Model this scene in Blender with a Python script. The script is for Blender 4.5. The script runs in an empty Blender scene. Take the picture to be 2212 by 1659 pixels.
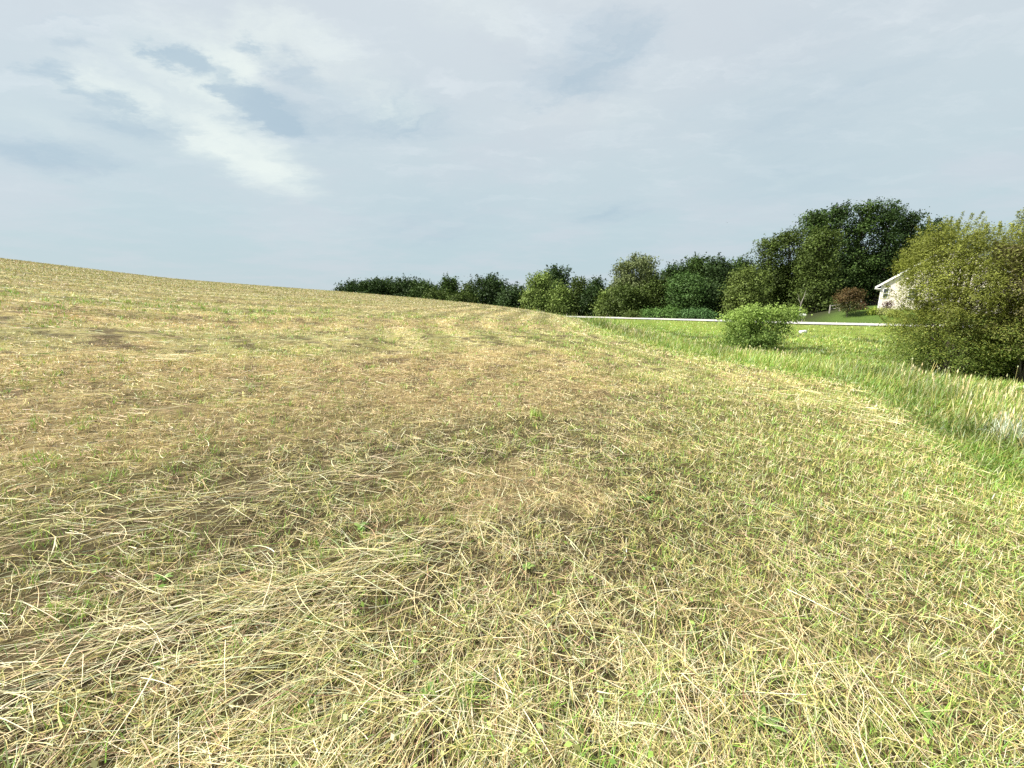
import bpy, math
import numpy as np
from mathutils import Vector

R = math.radians
sc = bpy.context.scene
COL = sc.collection
rng = np.random.default_rng(7)

# ------------------------------------------------------------------ camera
CAM_H, F, CX, CY, HORIZ = 1.6, 849.0, 1106.0, 829.5, 655.0     # photo measured on a 2212 px wide copy
PITCH = math.atan((CY - HORIZ) / F)
cam = bpy.data.cameras.new('camera')
cam.sensor_width = 36.0
cam.lens = 36.0 * F / 2212.0
cam.clip_start, cam.clip_end = 0.05, 6000.0
camo = bpy.data.objects.new('camera', cam)
camo.location = (0, 0, CAM_H)
camo.rotation_euler = (math.pi / 2 - PITCH, 0, 0)
COL.objects.link(camo)
sc.camera = camo

def ray(px, py):
    u, v = (px - CX) / F, (CY - py) / F
    return np.array([u, math.cos(PITCH) + v * math.sin(PITCH), -math.sin(PITCH) + v * math.cos(PITCH)])

def at(px, py, Y):                      # point seen at (px, py) standing Y metres ahead
    d = ray(px, py)
    return np.array([0, 0, CAM_H]) + d * (Y / d[1])

# ------------------------------------------------------------------ light
SUN_AZ, SUN_EL = -90.0, 46.0            # degrees: azimuth from +Y (negative = left), elevation
EXPO = 1.06
sc.view_settings.view_transform = 'Standard'
sc.view_settings.look = 'None'
sc.view_settings.gamma = 1.0
sc.view_settings.exposure = EXPO
sc.view_settings.use_curve_mapping = False
sc.cycles.use_denoising = False
sl = bpy.data.lights.new('sun', 'SUN')
sl.energy, sl.angle, sl.color = 4.9, R(10), (1.0, 0.95, 0.86)
so = bpy.data.objects.new('sun', sl)
sd_ = Vector((math.sin(R(SUN_AZ)) * math.cos(R(SUN_EL)), math.cos(R(SUN_AZ)) * math.cos(R(SUN_EL)), math.sin(R(SUN_EL))))
so.rotation_euler = sd_.to_track_quat('Z', 'Y').to_euler()
so.location = (0, 0, 60)
COL.objects.link(so)

class NT:
    """short hands for building node trees"""
    def __init__(s, tree):
        s.t = tree; s.n = tree.nodes; s.l = tree.links
    def new(s, kind, **kw):
        n = s.n.new(kind)
        for k, v in kw.items():
            setattr(n, k, v)
        return n
    def put(s, sock, v):
        if hasattr(v, 'links'): s.l.new(v, sock)
        else: sock.default_value = v
    def math(s, op, a, b=0.0, clamp=False):
        n = s.new('ShaderNodeMath', operation=op, use_clamp=clamp)
        s.put(n.inputs[0], a); s.put(n.inputs[1], b)
        return n.outputs[0]
    def vmath(s, op, a, b=(0, 0, 0)):
        n = s.new('ShaderNodeVectorMath', operation=op)
        s.put(n.inputs[0], a); s.put(n.inputs[1], b)
        return n
    def mix(s, f, a, b, blend='MIX'):
        n = s.new('ShaderNodeMix', data_type='RGBA', blend_type=blend)
        s.put(n.inputs[0], f); s.put(n.inputs[6], a); s.put(n.inputs[7], b)
        return n.outputs[2]
    def noise(s, vec, scale, detail=4, rough=.5, dist=0.0):
        n = s.new('ShaderNodeTexNoise')
        if vec is not None: s.put(n.inputs['Vector'], vec)
        n.inputs['Scale'].default_value = scale; n.inputs['Detail'].default_value = detail
        n.inputs['Roughness'].default_value = rough; n.inputs['Distortion'].default_value = dist
        return n
    def maprange(s, v, a, b, c=0.0, d=1.0, smooth=True):
        n = s.new('ShaderNodeMapRange', interpolation_type='SMOOTHSTEP' if smooth else 'LINEAR')
        s.put(n.inputs[0], v)
        for i, q in enumerate((a, b, c, d)): n.inputs[i + 1].default_value = q
        return n.outputs[0]

def lin(r, g, b):
    f = lambda c: (c / 255 / 12.92) if c <= 10 else ((c / 255 + .055) / 1.055) ** 2.4
    return (f(r), f(g), f(b), 1.0)

# ---- overcast sky: a Nishita sky seen faintly through a sheet of cloud laid out on a plane overhead
world = bpy.data.worlds.new('World'); sc.world = world
world.use_nodes = True
W = NT(world.node_tree); W.n.clear()
tc = W.new('ShaderNodeTexCoord')
sep = W.new('ShaderNodeSeparateXYZ'); W.l.new(tc.outputs['Generated'], sep.inputs[0])
zz = W.math('MAXIMUM', sep.outputs[2], 0.0)
den = W.math('ADD', zz, 0.12)
cp = W.new('ShaderNodeCombineXYZ')
W.l.new(W.math('DIVIDE', sep.outputs[0], den), cp.inputs[0])
W.l.new(W.math('DIVIDE', sep.outputs[1], den), cp.inputs[1])
plane = cp.outputs[0]
w1 = W.noise(plane, 1.3, 5, .6)
w2 = W.noise(W.vmath('MULTIPLY', plane, (1.0, 1.6, 1)).outputs[0], 4.5, 8, .68)
def off(n, amt):
    a = W.vmath('SUBTRACT', n.outputs['Color'], (.5, .5, .5))
    b = W.new('ShaderNodeVectorMath', operation='SCALE'); W.l.new(a.outputs[0], b.inputs[0]); b.inputs['Scale'].default_value = amt
    return b.outputs[0]
warp = W.vmath('ADD', W.vmath('ADD', plane, off(w1, .30)).outputs[0], off(w2, .34)).outputs[0]
warp_xy = W.vmath('MULTIPLY', warp, (1, 1, 0)).outputs[0]

def cloud_pt(px, py):
    d = ray(px, py); d = d / np.linalg.norm(d)
    return d[:2] / (max(d[2], 0) + .12)

def streak(p1, p2, width):
    """soft elongated patch of cloud between two points of the cloud sheet"""
    a, b = cloud_pt(*p1), cloud_pt(*p2)
    c = (a + b) / 2; v = b - a; L = np.linalg.norm(v) / 2; ang = math.atan2(v[1], v[0])
    q = np.array([-(p2[1] - p1[1]), p2[0] - p1[0]], float); q *= width / np.linalg.norm(q)
    e = cloud_pt((p1[0] + p2[0]) / 2 + q[0], (p1[1] + p2[1]) / 2 + q[1]) - c
    width = max(abs(e @ np.array([-math.sin(ang), math.cos(ang)])), .02)
    m = W.new('ShaderNodeMapping', vector_type='TEXTURE')
    W.l.new(warp_xy, m.inputs['Vector'])
    m.inputs['Location'].default_value = (c[0], c[1], 0)
    m.inputs['Rotation'].default_value = (0, 0, ang)
    m.inputs['Scale'].default_value = (L, width, 1)
    ln = W.vmath('LENGTH', m.outputs[0]).outputs['Value']
    return W.maprange(ln, 1.35, .15)

def total(items):
    acc = None
    for (p1, p2, wd, amt) in items:
        s = W.math('MULTIPLY', streak(p1, p2, wd), amt)
        acc = s if acc is None else W.math('ADD', acc, s)
    return acc
bright = total([((250, 0), (580, 240), 85, .8), ((280, 150), (660, 430), 75, .85), ((90, 90), (330, 300), 60, .55),
                ((420, 30), (760, 110), 60, .45), ((500, 60), (900, 260), 80, .35), ((760, 250), (960, 235), 45, .5), ((0, 190), (260, 370), 50, .25),
                ((860, 0), (1200, 60), 70, .35), ((1050, 250), (1450, 240), 60, .25), ((350, 470), (900, 520), 80, .15)])
dark = total([((270, 60), (470, 170), 34, .95), ((430, 130), (640, 290), 36, .95), ((25, 120), (160, 170), 26, .85), ((130, 160), (260, 240), 26, .75), ((160, 230), (410, 300), 42, .8),
              ((380, 200), (720, 290), 44, .6), ((480, 60), (560, 130), 26, .7), ((540, 110), (740, 210), 40, .5), ((700, 190), (1000, 280), 60, .5), ((-40, 345), (300, 345), 50, .75),
              ((560, 270), (980, 285), 55, .45), ((110, 80), (250, 120), 20, .6), ((1060, 170), (1380, 195), 60, .75), ((1150, 50), (1440, 110), 70, .6), ((1200, 472), (1450, 462), 26, .5),
              ((1400, 250), (2212, 120), 150, .3), ((200, 30), (20, 20), 14, .4), ((700, 460), (1100, 520), 70, .3), ((1500, 420), (2000, 330), 90, .25)])
rot = W.new('ShaderNodeMapping', vector_type='TEXTURE'); W.l.new(warp_xy, rot.inputs['Vector'])
rot.inputs['Rotation'].default_value = (0, 0, R(-52)); rot.inputs['Scale'].default_value = (2.2, .62, 1)
wisp = W.noise(rot.outputs[0], 3.0, 9, .66)
wv = W.math('MULTIPLY', W.math('SUBTRACT', wisp.outputs[0], .5), 2.3)
dark = W.math('ADD', dark, W.math('MULTIPLY', wv, W.math('ADD', W.math('MULTIPLY', dark, .9), .12)))
bright = W.math('ADD', bright, W.math('MULTIPLY', wv, W.math('ADD', W.math('MULTIPLY', bright, -.8), .05)))
n_big = W.noise(warp_xy, .8, 6, .6)
n_fine = W.noise(W.vmath('MULTIPLY', warp_xy, (1.0, 2.2, 1)).outputs[0], 2.6, 7, .6)
up_ = W.maprange(zz, .02, .62)
base = W.mix(up_, lin(188, 209, 216), lin(211, 220, 226))
base = W.mix(W.math('MULTIPLY', W.maprange(n_big.outputs[0], .42, .66), .6), base, lin(205, 213, 221))
base = W.mix(W.math('MULTIPLY', W.maprange(n_fine.outputs[0], .45, .75), W.math('MULTIPLY', up_, .75)), base, lin(226, 234, 238))
base = W.mix(W.maprange(bright, .0, 1.1), base, lin(234, 243, 238))
base = W.mix(W.math('MULTIPLY', W.maprange(dark, .0, 1.15), .75), base, lin(166, 190, 206))
glow = W.maprange(zz, .10, .0)                                       # thinner, paler cloud low over the far trees
base = W.mix(W.math('MULTIPLY', glow, .45), base, lin(208, 216, 222))
nish = W.new('ShaderNodeTexSky', sky_type='NISHITA')
nish.sun_disc = False; nish.sun_elevation = R(SUN_EL); nish.sun_rotation = R(SUN_AZ); nish.air_density = 1.0; nish.dust_density = 3.0
bg1 = W.new('ShaderNodeBackground'); bg1.inputs[1].default_value = 0.10; W.l.new(nish.outputs[0], bg1.inputs[0])
bg2 = W.new('ShaderNodeBackground'); bg2.inputs[1].default_value = 1.04 / 2 ** EXPO; W.l.new(base, bg2.inputs[0])
mx = W.new('ShaderNodeMixShader'); mx.inputs[0].default_value = 0.96
W.l.new(bg1.outputs[0], mx.inputs[1]); W.l.new(bg2.outputs[0], mx.inputs[2])
wo = W.new('ShaderNodeOutputWorld'); W.l.new(mx.outputs[0], wo.inputs[0])

# ------------------------------------------------------------------ helpers
def smooth(x, a, b):
    t = np.clip((x - a) / (b - a), 0, 1)
    return t * t * (3 - 2 * t)

def vnoise(x, y, scale, seed=0, octaves=3):
    """value noise in 0..1"""
    out = np.zeros_like(x, dtype=float); amp, tot = 1.0, 0.0
    for o in range(octaves):
        X, Y = x * scale + 31.7 * seed, y * scale + 17.3 * seed
        xi, yi = np.floor(X).astype(np.int64), np.floor(Y).astype(np.int64)
        fx, fy = X - xi, Y - yi
        fx, fy = fx * fx * (3 - 2 * fx), fy * fy * (3 - 2 * fy)
        def h(a, b):
            n = (a * 374761393 + b * 668265263 + (seed + o * 13) * 1442695) & 0xffffffff
            n = ((n ^ (n >> 13)) * 1274126177) & 0xffffffff
            return ((n ^ (n >> 16)) & 0xffff) / 65535.0
        v = (h(xi, yi) * (1 - fx) + h(xi + 1, yi) * fx) * (1 - fy) + (h(xi, yi + 1) * (1 - fx) + h(xi + 1, yi + 1) * fx) * fy
        out += v * amp; tot += amp; amp *= .5; scale *= 2.03
    return out / tot

def link(name, me, mat, parent=None):
    o = bpy.data.objects.new(name, me); COL.objects.link(o)
    if mat is not None: me.materials.append(mat)
    if parent is not None: o.parent = parent
    return o

def quad_mesh(name, V, Q, col=None, smooth_shade=False):
    me = bpy.data.meshes.new(name)
    V = np.ascontiguousarray(V, dtype=np.float32); Q = np.ascontiguousarray(Q, dtype=np.int32)
    me.vertices.add(len(V)); me.vertices.foreach_set('co', V.ravel())
    me.loops.add(Q.size); me.loops.foreach_set('vertex_index', Q.ravel())
    me.polygons.add(len(Q)); me.polygons.foreach_set('loop_start', np.arange(len(Q), dtype=np.int32) * 4)
    me.update(calc_edges=True)
    if smooth_shade: me.polygons.foreach_set('use_smooth', np.ones(len(Q), dtype=bool))
    if col is not None:
        a = me.color_attributes.new('tint', 'FLOAT_COLOR', 'POINT')
        c = np.ones((len(V), 4), dtype=np.float32); c[:, :3] = col
        a.data.foreach_set('color', c.ravel())
    return me

def poly_mesh(name, verts, faces):
    me = bpy.data.meshes.new(name)
    me.from_pydata([tuple(map(float, v)) for v in verts], [], faces); me.update()
    return me

def thing(name, label, cat, loc=(0, 0, 0), rz=0.0, group=None):
    o = bpy.data.objects.new(name, None); COL.objects.link(o)
    o.location = tuple(map(float, loc)); o.rotation_euler = (0, 0, rz); o.empty_display_size = .3
    tag(o, label, cat, group)
    return o

def tag(o, label, cat=None, group=None, kind=None):
    o['label'] = label
    if cat: o['category'] = cat
    if group: o['group'] = group
    if kind: o['kind'] = kind

def ribbons(x, y, z, dx, dy, dz, L, Wd, bend, seg, col, sidevec=None, tip=.25, tipcol=None, ground=None, sag=None):
    """N blades: start, unit direction, length, width, vertical bend and sideways sag; returns verts, quads, colours"""
    N = len(x)
    t = np.linspace(0, 1, seg + 1)
    if sidevec is None:
        s = np.stack([-dy, dx, np.zeros(N)], 1); s /= np.maximum(np.linalg.norm(s, axis=1, keepdims=True), 1e-6)
        s[:, 2] = rng.normal(0, .5, N); s /= np.linalg.norm(s, axis=1, keepdims=True)
    else: s = sidevec
    P = np.empty((N, seg + 1, 3))
    P[:, :, 0] = x[:, None] + (dx * L)[:, None] * t
    P[:, :, 1] = y[:, None] + (dy * L)[:, None] * t
    hz = z[:, None] + (dz * L)[:, None] * t + (bend * L)[:, None] * t ** 2
    if sag is not None:
        P[:, :, 0] += (sag * -dy * L)[:, None] * t ** 2; P[:, :, 1] += (sag * dx * L)[:, None] * t ** 2
    if ground is not None:
        hz = ground(P[:, :, 0].ravel(), P[:, :, 1].ravel()).reshape(N, seg + 1) + np.maximum(hz, .001)
    P[:, :, 2] = hz
    w = (Wd / 2)[:, None] * (1 - (1 - tip) * t ** 1.5)
    V = np.empty((N, seg + 1, 2, 3))
    V[:, :, 0] = P - s[:, None] * w[:, :, None]; V[:, :, 1] = P + s[:, None] * w[:, :, None]
    base = (np.arange(N) * (seg + 1) * 2)[:, None] + np.arange(seg)[None] * 2
    Q = np.stack([base, base + 1, base + 3, base + 2], -1).reshape(-1, 4)
    C = np.repeat(col[:, None], (seg + 1) * 2, 1).reshape(N, seg + 1, 2, 3).copy()
    if tipcol is not None:
        k = (t ** 1.2)[None, :, None, None]
        C = C * (1 - k) + tipcol[:, None, None] * k
    return V.reshape(-1, 3), Q, C.reshape(-1, 3)

def merge(parts):
    V, Q, C, n = [], [], [], 0
    for v, q, c in parts:
        V.append(v); Q.append(q + n); C.append(c); n += len(v)
    return np.concatenate(V), np.concatenate(Q), np.concatenate(C)

# ---------------- materials
def tint_material(name, translucent=.25, rough=.6, gloss=.04, noise_amt=0.0):
    m = bpy.data.materials.new(name); m.use_nodes = True
    T = NT(m.node_tree); T.n.clear()
    at_ = T.new('ShaderNodeAttribute', attribute_name='tint')
    c = at_.outputs['Color']
    if noise_amt:
        geo = T.new('ShaderNodeNewGeometry')
        n = T.noise(geo.outputs['Position'], 1.7, 3)
        c = T.mix(T.math('MULTIPLY', T.maprange(n.outputs[0], .35, .7), noise_amt), c, (.35, .30, .10, 1), 'MULTIPLY')
    d = T.new('ShaderNodeBsdfDiffuse'); T.l.new(c, d.inputs[0])
    out = d.outputs[0]
    if translucent:
        tr = T.new('ShaderNodeBsdfTranslucent')
        T.l.new(T.mix(.5, c, T.mix(1.0, c, (1.0, 1.0, .55, 1), 'MULTIPLY')), tr.inputs[0])
        mm = T.new('ShaderNodeMixShader'); mm.inputs[0].default_value = translucent
        T.l.new(out, mm.inputs[1]); T.l.new(tr.outputs[0], mm.inputs[2]); out = mm.outputs[0]
    if gloss:
        g = T.new('ShaderNodeBsdfGlossy'); g.inputs['Roughness'].default_value = rough
        g.inputs[0].default_value = (1, 1, 1, 1)
        mm = T.new('ShaderNodeMixShader'); mm.inputs[0].default_value = gloss
        T.l.new(out, mm.inputs[1]); T.l.new(g.outputs[0], mm.inputs[2]); out = mm.outputs[0]
    o = T.new('ShaderNodeOutputMaterial'); T.l.new(out, o.inputs[0])
    return m

def plain(name, colour, rough=.7, noise_scale=6.0, amt=.25, bump=0.0, stretch=(1, 1, 1)):
    m = bpy.data.materials.new(name); m.use_nodes = True
    T = NT(m.node_tree); b = T.n['Principled BSDF']
    tcn = T.new('ShaderNodeTexCoord')
    v = T.vmath('MULTIPLY', tcn.outputs['Object'], stretch).outputs[0]
    n = T.noise(v, noise_scale, 6, .6)
    dk = tuple(c * (1 - amt) for c in colour[:3]) + (1,); lt = tuple(min(1, c * (1 + amt)) for c in colour[:3]) + (1,)
    T.l.new(T.mix(T.maprange(n.outputs[0], .3, .7), dk, lt), b.inputs['Base Color'])
    b.inputs['Roughness'].default_value = rough
    b.inputs['Specular IOR Level'].default_value = .25
    if bump:
        bp = T.new('ShaderNodeBump'); bp.inputs['Strength'].default_value = bump; bp.inputs['Distance'].default_value = .02
        T.l.new(n.outputs[0], bp.inputs['Height']); T.l.new(bp.outputs[0], b.inputs['Normal'])
    return m

M_STRAW = tint_material('cut_straw', .18, .5, .03)
M_BLADE = tint_material('grass_blades', .35, .5, .04)
M_LEAF = tint_material('tree_leaves', .13, .6, .012)
M_LEAF_NEAR = tint_material('shrub_leaves', .34, .6, .012)
M_BARK = plain('bark', (.09, .075, .06), .9, 5, .4, .6, (1, 1, .25))
M_BARK_PALE = plain('pale_bark', (.20, .185, .16), .9, 4, .35, .4, (1, 1, .3))

# ------------------------------------------------------------------ terrain
azt = np.array([-180, -120, -90, -52, -40, -23, -3, 3, 9, 20, 35, 60, 90, 135, 180.])
# per azimuth: how high the skyline of the field stands (tangent) and how far off its crest is
st = np.array([.00, .05, .088, .0955, .0735, .0575, .0405, .036, .030, .014, -.004, -.018, -.03, -.02, .00])
Dt = np.array([120, 120, 120, 118, 112, 100, 70, 58, 46, 36, 34, 38, 60, 100, 120.])
aa = np.arange(-180, 181, .5)
def gsm(v, w=5):
    kx = np.exp(-np.linspace(-2, 2, 2 * w + 1) ** 2); kx /= kx.sum()
    return np.convolve(np.pad(v, w, mode='wrap'), kx, 'valid')
S_A = gsm(np.interp(aa, azt, st)); D_A = gsm(np.interp(aa, azt, Dt))

edge_pts = np.array([(-30, 8.5), (-3, 4.6), (1.5, 3.7), (3.2, 3.9), (4.4, 4.6), (5.6, 5.6), (7.6, 6.9), (9.4, 7.5), (10.8, 7.0), (12, 6.3), (14, 5.6),
                     (16.2, 5.0), (18.5, 4.5), (26, 4.7), (33, 5.6), (42, 6.4), (50, 5.0), (58, 1.0), (66, -6), (80, -22), (110, -60), (200, -160)])
ey = np.arange(-60, 260, .5)
exx = np.interp(ey, edge_pts[:, 0], edge_pts[:, 1]); exx = np.convolve(np.pad(exx, 3, mode='edge'), np.ones(7) / 7, 'valid')
def edge_sd(x, y):
    """signed distance to the right of the mown field's edge"""
    return (x - np.interp(y, ey, exx)) * np.interp(y, [40, 60, 80], [.97, .75, .65])

road_pix = [(1240, 684.3, 67), (1410, 688.7, 58.5), (1578, 693.3, 51), (1706, 697.2, 46), (1919, 701.5, 41.5), (2150, 706.5, 38)]
rp = [at(*p) for p in road_pix]
ROAD = np.array([(-70, 118, rp[0][2] - .1), (-14, 88, rp[0][2] - .05)] + [tuple(p) for p in rp] + [(80, 30, rp[-1][2]), (160, 18, rp[-1][2])])
# even out the height so that the carriageway has no steps
ROAD[2:8, 2] = np.polyval(np.polyfit(np.arange(6), ROAD[2:8, 2], 2), np.arange(6))
ROAD_HALF = 2.8
def road_dist(x, y):
    best = np.full(np.shape(x), 1e9); zr = np.zeros(np.shape(x)); side = np.zeros(np.shape(x))
    for a, b in zip(ROAD[:-1], ROAD[1:]):
        ab = b[:2] - a[:2]; L2 = ab @ ab
        t = np.clip(((x - a[0]) * ab[0] + (y - a[1]) * ab[1]) / L2, 0, 1)
        d = np.hypot(x - a[0] - t * ab[0], y - a[1] - t * ab[1])
        m = d < best
        best = np.where(m, d, best); zr = np.where(m, a[2] + (b[2] - a[2]) * t, zr)
        side = np.where(m, np.sign((x - a[0]) * ab[1] - (y - a[1]) * ab[0]), side)
    return best, zr, side           # side < 0: beyond the road

HOUSE = at(1896, 662.5, 52)         # foot of the house's near left corner
def height_raw(x, y):
    a = np.degrees(np.arctan2(x, y)); d = np.hypot(x, y)
    s, D = np.interp(a, aa, S_A), np.interp(a, aa, D_A)
    q = s * d - 1.6 / D ** 2 * d * d
    valley = -2.0 + .3 * (vnoise(x, y, .03, 3) - .5)
    k = .6
    m = np.maximum(q, valley); field = m + np.log(np.exp((q - m) / k) + np.exp((valley - m) / k)) * k - k * np.exp(-np.abs(q - valley) / k) * 0
    sd = edge_sd(x, y)
    rd, rz, side = road_dist(x, y)
    ditch = -1.05 + .35 * (1 - smooth(y, 12, 21)) + .16 * (vnoise(x, y, .12, 5) - .5) + .30 * (vnoise(x, y, .45, 6) - .5) + .18 * (vnoise(x, y, 1.1, 8, 2) - .5)
    nearside = np.where(side > 0, ditch, -1.15 + .2 * (vnoise(x, y, .05, 9) - .5))
    emb = smooth(rd, ROAD_HALF + .9, ROAD_HALF + 7.5)
    low = (rz - .03) * (1 - emb) + nearside * emb
    # mound on which the house stands
    g = np.exp(-(((x - HOUSE[0] - 5) / np.where(x < HOUSE[0] + 5, 9.5, 14)) ** 2 + ((y - HOUSE[1] - 3) / 11) ** 2) ** 1.2)
    mound = g * (HOUSE[2] + 1.15) * 1.06
    low = low + np.where(side < 0, mound * smooth(rd, ROAD_HALF + .3, ROAD_HALF + 7), 0)
    w = smooth(sd, .2, 7.5)
    w = np.where(y < 0, w * smooth(y, -25, 0), w)
    z = field * (1 - w) + low * w
    z = z - .16 * np.exp(-((rd) / (ROAD_HALF * .9)) ** 4)             # the road sheet lies over this
    return z

GX0, GY0, GS = -160.0, -60.0, .5
gx = np.arange(GX0, 180, GS); gy = np.arange(GY0, 260, GS)
GXX, GYY = np.meshgrid(gx, gy)
GH = height_raw(GXX, GYY)
def H(x, y):
    fx = np.clip((x - GX0) / GS, 0, len(gx) - 1.001); fy = np.clip((y - GY0) / GS, 0, len(gy) - 1.001)
    ix, iy = fx.astype(int), fy.astype(int); fx, fy = fx - ix, fy - iy
    return (GH[iy, ix] * (1 - fx) + GH[iy, ix + 1] * fx) * (1 - fy) + (GH[iy + 1, ix] * (1 - fx) + GH[iy + 1, ix + 1] * fx) * fy
def H1(x, y): return float(H(np.array([float(x)]), np.array([float(y)]))[0])
Z0 = H1(0, 0)
camo.location.z = CAM_H          # field is at about 0 under the camera

# rows of the mower: v grows across the rows, to the upper left
def row_v(x, y): return -.56 * x + .83 * y + .5 * (vnoise(x, y, .12, 21) - .5)
def brownness(x, y):
    v = row_v(x, y); d = np.hypot(x, y)
    b = smooth(v, 3.6, 4.8) * (1 - smooth(v, 8.0, 9.6)) * 1.0 + smooth(v, 13.0, 14) * (1 - smooth(v, 17, 18.5)) * .75 \
        + smooth(v, 24, 25) * (1 - smooth(v, 28, 30)) * .4 + smooth(v, 40, 42) * (1 - smooth(v, 47, 50)) * .2
    b = b * (1 - smooth(x, .3, 4.2))
    b = b + .75 * smooth(vnoise(x, y, .9, 31), .60, .78) * (1 - smooth(d, 9, 20)) + .35 * smooth(vnoise(x, y, .11, 33), .52, .72)
    b = b * (.40 + 1.0 * vnoise(x, y, .35, 35))
    return np.clip(b, 0, 1)
def greenness(x, y):
    sd = edge_sd(x, y)
    g = smooth(sd, -1.6 - 2.6 * (1 - smooth(y, 4, 8)), -.1) * .95 + .55 * smooth(vnoise(x, y, .8, 41), .60, .76) + .35 * smooth(vnoise(x, y, .16, 43), .5, .72)
    g = g + .22 * smooth(x, .0, 3.0)
    return np.clip(g, 0, 1)
def bands(x, y):
    """0..1: pale against greener passes of the mower; they follow the edge near it and run straight inside"""
    sd = edge_sd(x, y) + .25 * (vnoise(x, y, .15, 93) - .5); v = row_v(x, y)
    head = .5 + .5 * np.sin(2 * math.pi * (sd + .35) / 1.9)
    head = np.maximum(head, np.exp(-((sd + .9) / .45) ** 2))
    rows = .5 + .5 * np.sin(2 * math.pi * v / 4.3 + 1.0) * .7 + .5 * np.sin(2 * math.pi * v / 1.7) * .3
    k = smooth(sd, -15, -9)
    return np.clip((head * k + rows * (1 - k)) * (.6 + .7 * vnoise(x, y, .3, 95)), 0, 1)
def swath(x, y):
    """how thick and combed the cut hay lies"""
    v = row_v(x, y)
    s = np.exp(-((v - 1.1) / .22) ** 2) * .8 + np.exp(-((v - 2.05) / .32) ** 2) + np.exp(-((v - 3.15) / .38) ** 2) * 1.1 \
        + np.exp(-((v - 11.3) / 1.1) ** 2) * .8 + np.exp(-((v - 20.5) / 1.2) ** 2) * .5 + np.exp(-((v - 32) / 1.8) ** 2) * .5 + np.exp(-((v - 37) / 1.5) ** 2) * .5
    s = s * (.1 + 1.15 * smooth(vnoise(x, y, .8, 51), .3, .62)) * (1 - .85 * smooth(x, -1.2, 2.6) * (1 - smooth(np.hypot(x, y), 7, 9)))
    s = s * np.where(v < 2.6, .6, np.where(v < 5, .42, 1)) + .7 * smooth(vnoise(x, y, 1.1, 53), .60, .78)
    return np.clip(s, 0, 1.3)

# ground sheet: rings round the viewer, finer near
na = 1080
rads = np.concatenate([np.array([0.0]), np.geomspace(.25, 150, 430), np.geomspace(156, 2500, 34)])
ang = np.linspace(-math.pi, math.pi, na, endpoint=False)
RR, AA = np.meshgrid(rads, ang, indexing='ij')
GX, GY = RR * np.sin(AA), RR * np.cos(AA)
GZ = H(GX.ravel(), GY.ravel()).reshape(GX.shape)
GZ = GZ + .05 * swath(GX, GY) * (1 - smooth(edge_sd(GX, GY), -.5, .3)) * (1 - smooth(RR, 25, 40))
Q0 = (np.arange(len(rads) - 1)[:, None] * na + np.arange(na)[None])
Q1 = (np.arange(len(rads) - 1)[:, None] * na + (np.arange(na)[None] + 1) % na)
Q = np.stack([Q0, Q0 + na, Q1 + na, Q1], -1).reshape(-1, 4)
sdg = edge_sd(GX, GY); rdg, _, sideg = road_dist(GX, GY)
def mixc(a, b, w): return a * (1 - w[..., None]) + np.array(b) * w[..., None]
gc = np.broadcast_to(np.array([.235, .225, .095]), GX.shape + (3,)).copy()
gc = mixc(gc, (.40, .35, .18), bands(GX, GY) * .7)
gc = mixc(gc, (.34, .26, .135), brownness(GX, GY) * .8)
gc = mixc(gc, (.23, .25, .07), greenness(GX, GY) * .7)
gc = mixc(gc, (.040, .028, .017), .9 * (1 - smooth(RR, 3, 10)) * (1 - .55 * brownness(GX, GY)))                  # soil close by, darkened to stand for shade between the stems
gc = mixc(gc, (.055, .038, .024), .8 * smooth(RR, 3, 8) * (1 - smooth(RR, 24, 42)) * (1 - smooth(vnoise(GX, GY, 3.2, 59, 2), .3, .55)))   # bare hollows, their soil colour darkened for contrast
gc = mixc(gc, (.11, .17, .03), smooth(sdg, -.1, .5))
gc = mixc(gc, (.20, .25, .055), smooth(sdg, 8, 14) * (sideg > 0) * (.5 + .5 * vnoise(GX, GY, .2, 61)))
lawn = (sideg < 0) * (sdg > 0)
gc = mixc(gc, (.075, .125, .028), lawn * 1.0)
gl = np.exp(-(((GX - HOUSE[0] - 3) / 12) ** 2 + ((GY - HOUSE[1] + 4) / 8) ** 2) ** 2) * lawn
gc = mixc(gc, (.03, .035, .015), lawn * smooth(rdg, 5, 9) * (1 - np.clip(gl * 1.6, 0, 1)))   # dark litter of the wood; tree shade on the lawn painted in too
gc = mixc(gc, (.34, .31, .25), (1 - smooth(rdg, ROAD_HALF, ROAD_HALF + .7)) * (sdg > 1))
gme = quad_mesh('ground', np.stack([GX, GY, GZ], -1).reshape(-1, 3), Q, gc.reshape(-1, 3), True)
mg = bpy.data.materials.new('field_ground'); mg.use_nodes = True
T = NT(mg.node_tree); b = T.n['Principled BSDF']
a_ = T.new('ShaderNodeAttribute', attribute_name='tint'); geo = T.new('ShaderNodeNewGeometry')
pos = geo.outputs['Position']
n1 = T.noise(pos, 9, 6, .7); n2 = T.noise(pos, 1.3, 5, .6); n3 = T.noise(pos, 60, 4, .7)
c = T.mix(T.maprange(n1.outputs[0], .35, .68), T.mix(1, a_.outputs['Color'], (.62, .60, .58, 1), 'MULTIPLY'), T.mix(1, a_.outputs['Color'], (1.35, 1.35, 1.3, 1), 'MULTIPLY'))
c = T.mix(T.math('MULTIPLY', T.maprange(n2.outputs[0], .4, .7), .35), c, T.mix(1, a_.outputs['Color'], (1.25, 1.2, 1.0, 1), 'MULTIPLY'))
c = T.mix(T.math('MULTIPLY', T.maprange(n3.outputs[0], .5, .75), .5), c, T.mix(1, c, (.55, .5, .45, 1), 'MULTIPLY'))
T.l.new(c, b.inputs['Base Color']); b.inputs['Roughness'].default_value = .95; b.inputs['Specular IOR Level'].default_value = .1
bp = T.new('ShaderNodeBump'); bp.inputs['Strength'].default_value = .8; bp.inputs['Distance'].default_value = .05
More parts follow.
